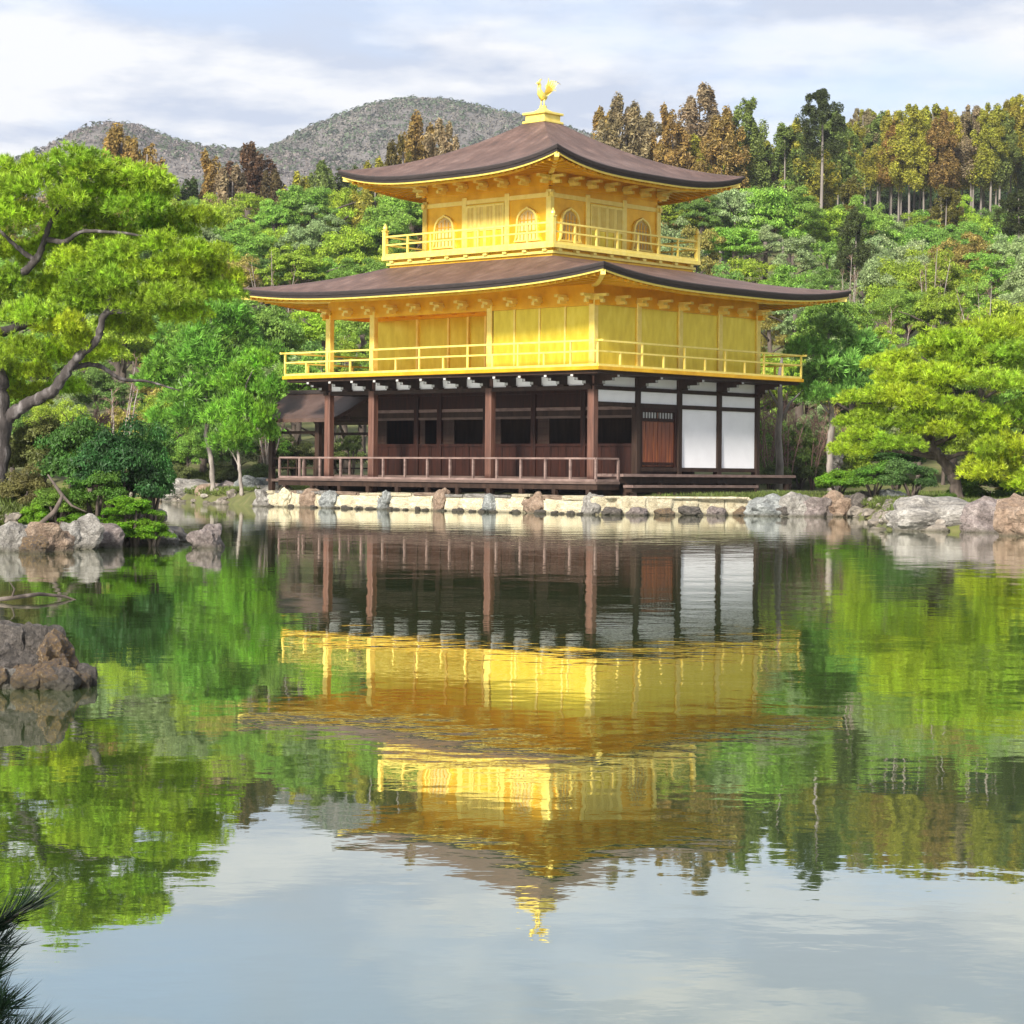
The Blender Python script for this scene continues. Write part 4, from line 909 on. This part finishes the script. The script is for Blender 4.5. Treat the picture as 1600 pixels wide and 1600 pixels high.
while px < 1740:
    conifer('cedar_tree', 'cedar deep in the ridge stand with its trunk in shadow', 'cedars deep in the ridge stand', px, curve(ridge, px)+random.uniform(8, 26), random.uniform(226, 244), random.uniform(52, 70), vary(random.choice([OLIVE, DKG, OLIVE])), random.uniform(.55, .66))
    px += random.uniform(15, 24)
for px, py, w_, col, fr, lb in [(945, 176, 70, RUST, .75, 'rust tinted cedar just right of the upper roof'), (975, 160, 92, BRN, .75, 'broad brownish cedar beside the upper roof'), (1012, 186, 76, BRN, .7, 'shorter brown cedar between two taller ones'), (1050, 172, 80, RUST, .75, 'rusty cedar left of the tallest cedar'),
                                (1090, 136, 104, BRN, .72, 'tallest brown grey cedar on the skyline'), (1128, 178, 84, RUST, .72, 'orange brown cedar right of the tallest cedar'), (1165, 158, 72, DKG, .6, 'green topped cedar leaning over the skyline gap'), (1190, 218, 70, OLIVE, .7, 'olive cedar at the edge of the skyline gap'),
                                (1225, 200, 76, DKG, .7, 'dark green cedar right of the skyline gap'), (1250, 192, 70, OLIVE, .65, 'olive cedar beside the lone slender pine'), (1300, 178, 70, DKG, .6, 'green cedar behind the lone slender pine'), (1075, 215, 90, OLIVE, .75, 'olive cedar below the tallest cedar'), (1150, 225, 90, OLIVE, .75, 'low olive cedar above the roof tip'),
                                (1000, 225, 90, OLIVE, .75, 'low olive cedar close above the roof slope'), (1270, 230, 80, OLIVE, .7, 'low olive cedar under the slender pine'), (1210, 250, 80, BRN, .75, 'low brown cedar in the skyline gap'), (1110, 240, 90, DKG, .75, 'low dark cedar above the roof tip')]:
    conifer('cedar_tree', lb, 'cedars along the skyline', px, py, random.uniform(182, 196), w_, vary(col, .1), fr)
for px, py, w_, col, lb in [(185, 208, 110, RUST, 'rusty conifer showing above the big pine'), (225, 226, 90, RUST, 'smaller rusty conifer above the big pine'), (335, 246, 90, RUST, 'rust red conifer left of the wooded hill gap'), (395, 232, 96, (.13, .07, .035), 'tall red brown conifer under the far hill'), (360, 268, 90, BRN, 'brown conifer between two rusty ones'),
                            (425, 275, 70, (.10, .075, .03), 'small brown conifer left of the green trees'), (655, 192, 90, RUST, 'rust coloured tree showing above the upper roof slope'), (690, 200, 80, BRN, 'brown tree close above the upper roof slope'), (625, 222, 76, (.13, .105, .02), 'yellowish tree left of the upper roof'), (585, 258, 80, OLIVE, 'olive tree behind the roof tip'),
                            (500, 262, 80, DKG, 'dark green conifer left of the roof tip'), (540, 268, 84, (.06, .085, .02), 'green conifer right behind the roof tip'), (465, 280, 80, OLIVE, 'olive conifer left of the dark one'), (290, 285, 90, (.06, .09, .02), 'green conifer behind the big pine'), (20, 270, 90, OLIVE, 'olive conifer at the far left edge'), (110, 262, 90, BRN, 'brown conifer behind the pine crown')]:
    conifer('cedar_tree', lb, 'conifers of the left wood', px, py, random.uniform(160, 178), w_, vary(col, .1), .72)
for px, py, Y, w_, fr, lb in [(1283, 142, 176, 62, .34, 'lone slender pine with long pale trunk above the slope'), (1336, 330, 128, 50, .45, 'thin pale trunked tree above the lower roof tip'), (1590, 300, 150, 56, .3, 'slender pale trunk at the right edge of the slope'), (1478, 295, 168, 66, .85, 'pointed golden green cedar in front of the ridge stand'), (1330, 280, 172, 60, .85, 'pointed olive cedar at the foot of the ridge stand')]:
    conifer('slender_tree', lb, None, px, py, Y, w_, vary((.07, .09, .025), .1) if fr < .8 else vary((.13, .12, .02), .1), fr, tw=1.1)

# ------------------------------------------------------------------ garden pines
def pine(name, label, base, limbs, pads, col, bark='bark_grey', meshes=PADS, k=10):
    """limbs: (points, r0, r1); pads: (x, y, z, rx, ry, rz) in world metres"""
    o = empty(name, base); tag(o, label, 'tree'); B = Vector(base)
    for i, (pts, r0, r1) in enumerate(limbs):
        P = spline(pts, max(8, 7*len(pts))); n = len(P); rg = random.Random(i)
        P = [Vector(p)-B+Vector((rg.uniform(-1, 1), rg.uniform(-1, 1), rg.uniform(-1, 1)))*(.18*(r0+(r1-r0)*j/n)) for j, p in enumerate(P)]
        MB().tube(P, [(r0+(r1-r0)*j/(n-1))*(1+.10*math.sin(j*1.7+i)+rg.uniform(-.05, .05)) for j in range(n)], k).build('trunk' if i == 0 else 'limb', M[bark], o, smooth=True)
    for j, (x, y, z, rx, ry, rz) in enumerate(pads):
        p = link('needle_pad', meshes[j % len(meshes)], M['needle'], o); p.location = Vector((x, y, z))-B; p.scale = (rx, ry, rz); p.rotation_euler = (random.uniform(-.08, .08), random.uniform(-.08, .08), random.uniform(0, 6.28))
        t_ = random.random(); cc = tuple(c*(1-.45*t_)+g*.45*t_ for c, g in zip(col, (.10, .30, .04))); p.color = (*vary(cc, .14), 1)
    return o
# big pine on the islet: limbs traced at the islet's distance
LY = 37.5
def lp(px, py, dy=0): v = at(px, py, LY+dy); return (v.x, v.y, v.z)
def lpads(spec, Y0):
    out = []
    for (px, py, w_, h_, dy) in spec:
        Y = Y0+dy; v = at(px, py, Y); rx = w_/2*Y/F/.95; out.append((v.x, v.y, v.z-h_*.3*Y/F, rx, rx*.85, max(.35, h_*Y/F/.62)))
    return out
limbs = [([lp(-20, 850), lp(-14, 780), lp(-2, 700), lp(-2, 620), lp(-12, 560), lp(-20, 500), lp(-4, 455)], .22, .13),
         ([lp(4, 660), lp(40, 632, -.1), lp(80, 612, -.3), lp(105, 580, -.4), lp(125, 555, -.5), lp(152, 530, -.6), (*lp(165, 490, -.7),), lp(205, 484, -.8), lp(240, 462, -.9), lp(300, 448, -1)], .115, .022),
         ([lp(0, 455), lp(30, 430, -.2), lp(55, 408, -.3), lp(68, 380, -.4), lp(80, 345, -.5), lp(98, 318, -.5)], .085, .03),
         ([lp(70, 372, -.4), lp(100, 378, -.6), lp(130, 362, -.7), lp(190, 364, -.9), lp(240, 372, -1)], .05, .015),
         ([lp(165, 490, -.7), lp(172, 468, -.6), lp(168, 450, -.5)], .05, .015),
         ([lp(110, 575, -.4), lp(150, 570, -.2), lp(190, 592, 0), lp(230, 596, .2), lp(280, 610, .3)], .05, .012),
         ([lp(0, 520), lp(40, 508, .3), lp(60, 500, .5)], .09, .03), ([lp(-10, 560), lp(-60, 520), lp(-120, 470, .4)], .1, .03), ([lp(55, 408, -.3), lp(20, 380, -.2), lp(-10, 350, 0)], .05, .02)]
pads = [(30, 262, 150, 46, 0), (110, 250, 150, 46, -.4), (190, 262, 150, 44, -.6), (245, 285, 110, 40, -.4), (60, 292, 150, 46, -.8), (140, 290, 150, 46, .3), (-30, 290, 130, 50, .2), (10, 325, 130, 46, -.7), (210, 310, 120, 40, -.3),
        (-20, 380, 110, 46, .3), (30, 395, 90, 36, .5), (0, 420, 90, 40, -.4), (300, 335, 100, 34, .1), (270, 360, 90, 28, .6),
        (130, 400, 120, 40, -.8), (200, 388, 130, 40, -1.0), (270, 378, 130, 40, -1.0), (335, 385, 100, 36, -.8), (160, 430, 140, 46, -.9), (240, 420, 130, 44, -.7), (310, 418, 120, 40, -.6), (110, 450, 110, 44, -.4), (350, 420, 70, 30, -.4),
        (200, 462, 110, 40, -.9), (270, 455, 110, 40, -1.1), (90, 500, 100, 44, -.7), (50, 480, 100, 40, -.6), (120, 525, 70, 30, -.4), (20, 545, 110, 44, -.5), (60, 570, 70, 30, .2), (10, 580, 80, 36, .4), (340, 450, 90, 34, -.5), (-20, 335, 130, 46, .6), (60, 345, 110, 40, .7), (130, 335, 120, 40, .6), (180, 350, 110, 36, .8), (90, 375, 110, 40, .8), (150, 385, 110, 40, .5), (-30, 440, 110, 44, -.2), (60, 440, 100, 44, .8), (150, 480, 110, 44, .5), (210, 495, 100, 40, .4), (90, 545, 100, 40, .7), (150, 545, 90, 36, .9), (-20, 520, 100, 44, .2), (230, 340, 100, 34, .3), (290, 400, 110, 40, .2), (280, 480, 90, 34, -.3), (40, 610, 90, 36, .8), (100, 600, 80, 30, 1.0)]
pine('pine_tree', 'large garden pine with grey bending trunk and bright yellow green needles on the islet', (lp(-12, 850)[0], LY, gz(lp(-12, 850)[0], LY)), limbs, lpads(pads, LY), (.37, .48, .027))
# pines on the far left shore beside the pavilion
def simple_pine(label, px, ybase, Y, spec, col, trunk, name='pine_tree', meshes=PADS_FAR, bark='bark_pale', r=.1):
    b = at(px, ybase, Y); g = gz(b.x, Y); base = (b.x, Y, g)
    tp = [(base[0], Y, g-.1)]+[tuple(at(x, y, Y)) for x, y in trunk]; limbs = [(tp, r, r*.4)]
    ps = lpads(spec, Y)
    for (x, y, z, rx, ry, rz) in ps[::2]:
        j = min(range(1, len(tp)), key=lambda i: abs(tp[i][2]-z+.4)); a = Vector(tp[j]); e = Vector((x, y, z)); limbs.append(([tuple(a), tuple(a.lerp(e, .5)+Vector((0, 0, .12))), tuple(e)], r*.4, .02))
    return pine(name, label, base, limbs, ps, col, bark, meshes, 8)
simple_pine('leaning green pine with pale slender trunk left of the porch', 333, 775, 82, [(330, 480, 120, 34, 0), (290, 515, 110, 36, -1), (360, 510, 110, 36, .5), (330, 545, 140, 40, -1), (400, 545, 90, 34, 0), (280, 560, 120, 38, .6), (350, 585, 130, 38, -1), (300, 610, 140, 40, -.6), (260, 585, 90, 36, .5), (380, 610, 100, 40, -1), (330, 640, 130, 36, -1.2), (280, 650, 100, 34, .3)], (.17, .33, .04), [(330, 720), (322, 680), (326, 640), (318, 590), (330, 530), (330, 490)], r=.10)
simple_pine('bright green pine overlapping the porch roof', 378, 778, 79, [(405, 560, 80, 30, -1), (380, 585, 100, 36, 0), (418, 600, 60, 34, -1.2), (395, 625, 90, 38, -1), (415, 645, 60, 34, -1.4), (360, 640, 90, 34, 0), (385, 668, 90, 34, -1), (420, 670, 40, 26, -1.2), (350, 685, 80, 30, 0)], (.20, .38, .025), [(374, 730), (372, 690), (378, 650), (385, 600)], r=.075)
# right pines: the big spreading one and its neighbours
RS = [(1560, 512, 150, 40, .5), (1480, 528, 130, 36, 0), (1600, 545, 150, 40, -.6), (1530, 552, 140, 38, -.8), (1440, 548, 110, 32, .4), (1400, 575, 110, 32, 0), (1470, 580, 140, 36, -.9), (1560, 590, 150, 38, -1.1), (1380, 605, 120, 30, -.5), (1440, 612, 120, 34, -1), (1345, 622, 90, 26, 0), (1360, 645, 110, 28, -.6),
      (1420, 650, 110, 30, -1.1), (1500, 630, 120, 34, -1.2), (1610, 640, 140, 40, -.8), (1560, 655, 130, 36, -1.3), (1340, 678, 100, 26, -.7), (1400, 682, 120, 30, -1.2), (1330, 700, 80, 22, -.9), (1460, 665, 110, 30, -1.2), (1590, 690, 130, 40, -1.2), (1530, 695, 110, 34, -1.3), (1560, 725, 130, 38, -1.4), (1610, 740, 120, 40, -1.3), (1390, 560, 90, 26, .8), (1325, 655, 60, 20, -.4)]
simple_pine('wide layered pine with yellow green needle clouds and leaning dark trunk by the boulders', 1500, 775, 57.5, RS, (.37, .48, .027), [(1490, 748), (1472, 718), (1455, 695), (1462, 650), (1470, 600), (1500, 550), (1545, 515)], meshes=PADS, bark='bark', r=.17)
simple_pine('blue green pine between the pavilion and the layered pine', 1300, 745, 76, [(1290, 505, 100, 34, 0), (1330, 530, 110, 34, .4), (1265, 540, 90, 34, -.4), (1310, 560, 120, 36, -.6), (1270, 580, 90, 34, 0), (1340, 590, 100, 34, .2), (1300, 610, 100, 30, -.5), (1370, 540, 90, 32, .8), (1255, 600, 60, 26, .2)], (.18, .33, .07), [(1296, 700), (1300, 650), (1292, 590), (1295, 530)], r=.13)

# ------------------------------------------------------------------ shrubs
def shrub(px, pbase, Y, wpx, hpx, col, label, k=0, group=None, name='shrub', lift=0.):
    b = at(px, pbase, Y); g = max(gz(b.x, Y), -.05); rad = wpx/2*Y/F; hh = hpx*Y/F
    o = empty(name, (b.x, Y, g)); tag(o, label, 'shrub', group)
    c = link('crown', SHRUB[k % 3], M['leaf'], o); c.scale = (rad/1.25, rad/1.25, hh/1.85); zc = (b.z-g) + hh*.46+lift; c.location = (0, 0, zc); c.rotation_euler = (0, 0, random.uniform(0, 6)); c.color = (*col, 1)
    t = MB()
    for j in range(5):
        a = j*1.26; t.tube([(0, 0, -.1), (math.cos(a)*rad*.2, math.sin(a)*rad*.2, zc*.5), (math.cos(a)*rad*.45, math.sin(a)*rad*.45, zc)], [.05, .035, .015], 5)
    t.build('stem', M['bark'], o, smooth=True); return o
for px, py, Y, w_, h_, col, lb in [(190, 800, 36.4, 140, 140, (.035, .10, .025), 'dark glossy green shrub in the middle of the islet'), (120, 780, 37.2, 120, 130, (.07, .16, .03), 'green shrub left of the dark glossy one on the islet'), (235, 800, 36.8, 90, 130, (.05, .15, .03), 'deep green shrub at the right side of the islet'),
                                   (60, 760, 38.2, 120, 110, (.15, .17, .05), 'olive shrub behind the pine trunk on the islet'), (150, 800, 36.0, 90, 70, (.09, .19, .025), 'fresh green shrub before the dark glossy one'), (95, 815, 35.8, 90, 60, (.13, .22, .03), 'pale green shrub over the islet rocks'), (40, 800, 36.6, 90, 70, (.16, .15, .05), 'brownish low shrub at the pine foot'), (230, 740, 37.8, 90, 90, (.08, .17, .03), 'upper green shrub at the right side of the islet')]:
    shrub(px, py, Y, w_, h_, col, lb, px)
for px, py, w_, h_, lb in [(135, 842, 90, 40, 'lime green leaves overhanging the islet rocks'), (190, 852, 110, 44, 'bright lime shrub spilling over the islet waterline'), (240, 850, 70, 40, 'small lime shrub at the islet tip'), (55, 830, 60, 44, 'yellow green bush beside the pine foot'), (210, 815, 90, 40, 'mid green low bush above the lime shrub')]:
    shrub(px, py, 35.6, w_, h_, vary((.15, .30, .018)), lb, px)
for px, py, Y, w_, h_, col, lb in [(1310, 775, 68, 80, 46, (.15, .30, .018), 'rounded lime green bush right of the deck'), (1365, 770, 66, 90, 50, (.11, .23, .025), 'green bush between the lime bush and the pine foot'), (1425, 775, 64, 90, 58, (.10, .19, .05), 'grey green bush at the pine foot'), (1400, 735, 70, 110, 50, (.05, .13, .02), 'dark green bush under the lowest pine layer'), (1545, 795, 58, 110, 60, (.09, .17, .025), 'green bush behind the big boulder'),
                                   (1470, 800, 56, 60, 30, (.09, .17, .025), 'small green bush on top of the boulder'), (1600, 775, 60, 100, 40, (.26, .20, .03), 'ochre bush at the right edge')]:
    shrub(px, py, Y, w_, h_, col, lb, px)
for i, (px, py, Y, w_, h_) in enumerate([(285, 765, 86, 60, 40), (345, 765, 87, 60, 44), (405, 765, 86, 60, 46), (250, 750, 88, 70, 60), (460, 745, 90, 80, 60), (530, 740, 92, 80, 56), (550, 715, 88, 40, 40), (1205, 765, 84, 60, 44), (1250, 760, 86, 70, 50), (1290, 755, 88, 70, 60)]):
    shrub(px, py, Y, w_, h_, vary((.12, .16, .045)), 'low green brown bush on the bank behind the shore rocks' if px < 800 else 'low bush among the bare twigs right of the pavilion', i, 'low bushes on the far bank' if px < 800 else 'low bushes right of the pavilion')
# leafless shrubs right of the pavilion
def bare_shrub(px, pbase, Y, hpx, wpx, label, seed, stem=.035, bark='twig', group=None, name='bare_shrub'):
    b = at(px, pbase, Y); g = gz(b.x, Y); r = random.Random(seed); Hh = max(hpx*Y/F, b.z-g+hpx*Y/F); Wd = wpx*Y/F
    o = empty(name, (b.x, Y, g)); tag(o, label, 'shrub', group); st = MB(); tw = MB()
    for j in range(5):
        e = Vector((r.uniform(-.5, .5)*Wd, r.uniform(-.4, .4)*Wd, Hh*r.uniform(.7, 1))); P = [Vector((r.uniform(-.08, .08), r.uniform(-.08, .08), -.1))]
        for t in (.3, .55, .8, 1): P.append(Vector((e.x*t**1.2+r.uniform(-.06, .06), e.y*t**1.2+r.uniform(-.06, .06), e.z*t)))
        st.tube(P, [stem, stem*.8, stem*.6, stem*.4, stem*.15], 5)
        for q in range(34):
            t = r.uniform(.25, 1); i = min(3, int(t*4)); p = P[i].lerp(P[i+1], t*4-i if t < 1 else 1); d = Vector((r.uniform(-1, 1), r.uniform(-1, 1), r.uniform(.1, 1.1))).normalized(); L = r.uniform(.25, .7)*Wd*.35
            m_ = p+d*L*.5+Vector((0, 0, .04)); f_ = p+d*L
            tw.tube([p, m_, f_], [.012, .009, .004], 3, cap=False)
            for z_ in range(2):
                d2 = (d+Vector((r.uniform(-1, 1), r.uniform(-1, 1), r.uniform(-.3, .9)))).normalized(); tw.tube([m_, m_+d2*L*.5], [.008, .003], 3, cap=False)
    st.build('stem', M[bark], o, smooth=True); tag(tw.build('twigs', M['twig'], o), kind='stuff')
for i, (px, h_, w_) in enumerate([(1200, 150, 80), (1232, 140, 80), (1268, 130, 80), (1300, 110, 70), (1215, 110, 60), (1250, 100, 70)]):
    bare_shrub(px, 745, 84+i*.8, h_, w_, 'leafless reddish brown shrub beside the white panels of the pavilion', i, group='leafless shrubs right of the pavilion')
for i, (px, py, Y, h_, w_) in enumerate([(1390, 560, 99, 120, 90), (1545, 545, 97, 110, 90), (1455, 470, 118, 80, 70), (1325, 470, 116, 80, 60), (430, 470, 116, 90, 80), (520, 600, 92, 90, 80), (180, 660, 84, 110, 90), (420, 700, 88, 90, 60)]):
    bare_shrub(px, py, Y, h_, w_, ['grey leafless tree on the lower slope above the layered pine', 'pinkish leafless tree low at the right of the slope', 'twiggy leafless tree halfway up the right slope', 'small leafless tree above the lower roof tip', 'leafless tree left of the lower roof', 'leafless shrub seen below the balcony', 'leafless shrub behind the islet pine', 'leafless shrub behind the porch'][i], 40+i, .06, 'bark_pale', name='bare_tree')
tt = at(1217, 740, 81); tr = empty('bare_tree', (tt.x, 81, gz(tt.x, 81))); tag(tr, 'slender pinkish bare trunk beside the white panels', 'tree')
MB().tube([(0, 0, -.2), (.03, 0, 1), (-.04, 0, 2), (.03, 0, 3), (.0, 0, 4.2), (.1, 0, 5)], [.17, .14, .12, .1, .08, .04], 8).build('trunk', M['bark_pale'], tr, smooth=True)
MB().tube([(0, 0, 2.4), (.4, .2, 3.2), (.9, .3, 3.7)], [.07, .045, .02], 6).tube([(0, 0, 3), (-.4, .1, 3.7), (-.6, .2, 4.4)], [.06, .04, .015], 6).build('limb', M['bark_pale'], tr, smooth=True)
bare_shrub(150, 765, 39.5, 120, 130, 'bare reddish twigs behind the islet shrubs', 21, .03)
# leaning bare stem on the islet rocks
b0, b1, b2, b3 = at(40, 838, 34.9), at(85, 800, 35), at(98, 775, 35.2), at(75, 742, 35.4)
MBs = MB().tube([b0, b1, b2, b3], [.035, .04, .035, .015], 7).tube([b2, at(112, 790, 35.1), at(135, 800, 35)], [.03, .02, .008], 6)
tag(MBs.build('fallen_branch', M['bark'], smooth=True), 'crooked dark dead branch leaning over the islet rocks', 'branch')
# pale garden stone under the layered pine
v = at(1308, 716, 78); o = rock(v.x, 78, gz(v.x, 78)+.55, .26, .24, .5, 'rock_pale', 3, .4, 'garden_stone'); o.location.z = v.z-.05
o.scale = (.24, .22, .26); st = MB().box(v.x-.1, v.x+.1, 77.9, 78.1, gz(v.x, 78)-.1, v.z-.05)
tag(o, 'small whitish garden stone standing in the shade under the pine', 'stone')
so = st.build('pedestal', M['rock_dark']); so.parent = o; so.matrix_parent_inverse = (Matrix.Translation(o.location) @ Matrix.Diagonal((*o.scale, 1)) if False else Matrix.LocRotScale(o.location, o.rotation_euler, o.scale)).inverted()

# ------------------------------------------------------------------ small pine at the near bank, its needles reaching into the picture
NY = 4.3
nb = Vector((-1.205, NY-.2, gz(-1.155, NY-.2)-.17)); npn = empty('young_pine', nb); tag(npn, 'dark needled branch of a young pine on the near bank', 'tree')
r = np.random.default_rng(5)
limbs = [([(0, 0, -.1), (.03, .02, .12), (.08, .05, .28), (.14, .08, .40)], .03, .012)]
for i in range(15):
    z0 = -.02+.40*i/14; sp = .04+.10*z0; ang = .75+.35*math.sin(i*2.1); L = .20+.05*math.sin(i*1.7)-.10*z0
    limbs.append(([(sp, .02, z0), (sp+L*.5, .03+.05*math.sin(i), z0+L*.22*ang), (sp+L, .04+.10*math.sin(i*1.3), z0+L*.62*ang)], .008, .003))
tv = []
for i, (pts, r0, r1) in enumerate(limbs):
    P = spline(pts, 12); MB().tube([tuple(p) for p in P], np.linspace(r0, r1, 12), 6).build('trunk' if i == 0 else 'branch', M['bark'], npn, smooth=True)
    d = np.gradient(P, axis=0); d /= np.linalg.norm(d, axis=1)[:, None]
    for j in range(2, 12):
        tv.append(tufts(np.repeat(P[j:j+1], 9, 0)+r.normal(size=(9, 3))*.005, np.repeat(d[j:j+1]*1.1+np.array([[.1, 0, .3]]), 9, 0)+r.normal(size=(9, 3))*.28, r, 5, (.06, .105), .0012, .5))
vv, ff, o_ = [], [], 0
for v, f in tv: vv.append(v); ff.append(f+o_); o_ += len(v)
ne = link('needles', mesh_np('needles', np.concatenate(vv), np.concatenate(ff)), M['needle'], npn); ne.color = (.012, .03, .014, 1)

# ------------------------------------------------------------------ shoreline stones and ground cover
def scatter_shore(n, regions, dmin, dmax, seed):
    r = np.random.default_rng(seed); out = []
    for (x0, x1, y0, y1, k) in regions:
        x = r.uniform(x0, x1, n*k); y = r.uniform(y0, y1, n*k); d = sdist(x, y, POND); isl = (1-np.hypot((x+10.2)/4.3, (y-38.2)/3.3))*3.4; d = np.maximum(d, isl)
        lx = (x-SX)*CT-(y-SY)*ST; ly = (x-SX)*ST+(y-SY)*CT
        ok = (d > dmin) & (d < dmax) & ~((lx > -17) & (lx < 2) & (ly > -1.9) & (ly < 9)); out.append(np.stack([x[ok], y[ok]], 1))
    return np.concatenate(out)
REG = [(-16, -4, 33, 43, 3), (-16, -7.5, 76, 92, 3), (2.5, 14, 46, 72, 5)]
P = scatter_shore(260, REG, -.35, .35, 3); small = [rock_mesh(40+i, 2, .3, .3) for i in range(4)]; vs = [np.array([v.co[:] for v in m.vertices]) for m in small]; fs = [np.array([p.vertices[:] for p in m.polygons]) for m in small]
VV, FF, off = [], [], 0; r = np.random.default_rng(4); Z = ground_z(P[:, 0], P[:, 1])
for i, (x, y) in enumerate(P):
    k = i % 4; sc = r.uniform(.07, .24)*np.array([r.uniform(.8, 1.5), r.uniform(.8, 1.4), r.uniform(.55, .9)]); a = r.uniform(0, 6.28); c, s_ = math.cos(a), math.sin(a); q = vs[k]*sc
    VV.append(np.stack([q[:, 0]*c-q[:, 1]*s_+x, q[:, 0]*s_+q[:, 1]*c+y, q[:, 2]+max(Z[i], -.08)+.02], 1)); FF.append(fs[k]+off); off += len(vs[k])
M['pebble'] = rock_mat('shore_stones', [(.3, (.07, .06, .05)), (.5, (.20, .17, .14)), (.7, (.36, .33, .29))], 1.3)
tag(link('shore_stones', mesh_np('shore_stones', np.concatenate(VV), np.concatenate(FF)), M['pebble']), 'small grey brown stones strewn along the waterline', 'stones', kind='stuff')
P = scatter_shore(9000, REG, .12, 5, 6); Z = ground_z(P[:, 0], P[:, 1]); r = np.random.default_rng(9)
ax = np.zeros((len(P), 3)); ax[:, 2] = 1; ax[:, :2] = r.normal(size=(len(P), 2))*.3
v, f = tufts(np.stack([P[:, 0], P[:, 1], Z-.02], 1), ax, r, 6, (.08, .24), .014, .9)
gc = link('ground_cover', mesh_np('ground_cover', v, f), M['leaf']); gc.color = (.13, .17, .04, 1)
tag(gc, 'mossy grass and low ground cover along the banks', 'grass', kind='stuff')

# ------------------------------------------------------------------ thin haze in the air
hz = MB().box(-1500, 1500, -60, 1700, -3, 260).build('haze', None); tag(hz, 'thin pale haze in the air over the far hills', 'haze', kind='stuff')
hm = bpy.data.materials.new('haze'); hm.use_nodes = True; hn = hm.node_tree.nodes; hn.remove(hn['Principled BSDF'])
pv = hn.new('ShaderNodeVolumePrincipled'); pv.inputs['Color'].default_value = (.86, .90, 1, 1); pv.inputs['Density'].default_value = .0002; pv.inputs['Anisotropy'].default_value = .2
hm.node_tree.links.new(pv.outputs[0], hn['Material Output'].inputs['Volume']); hz.data.materials.clear(); hz.data.materials.append(hm)
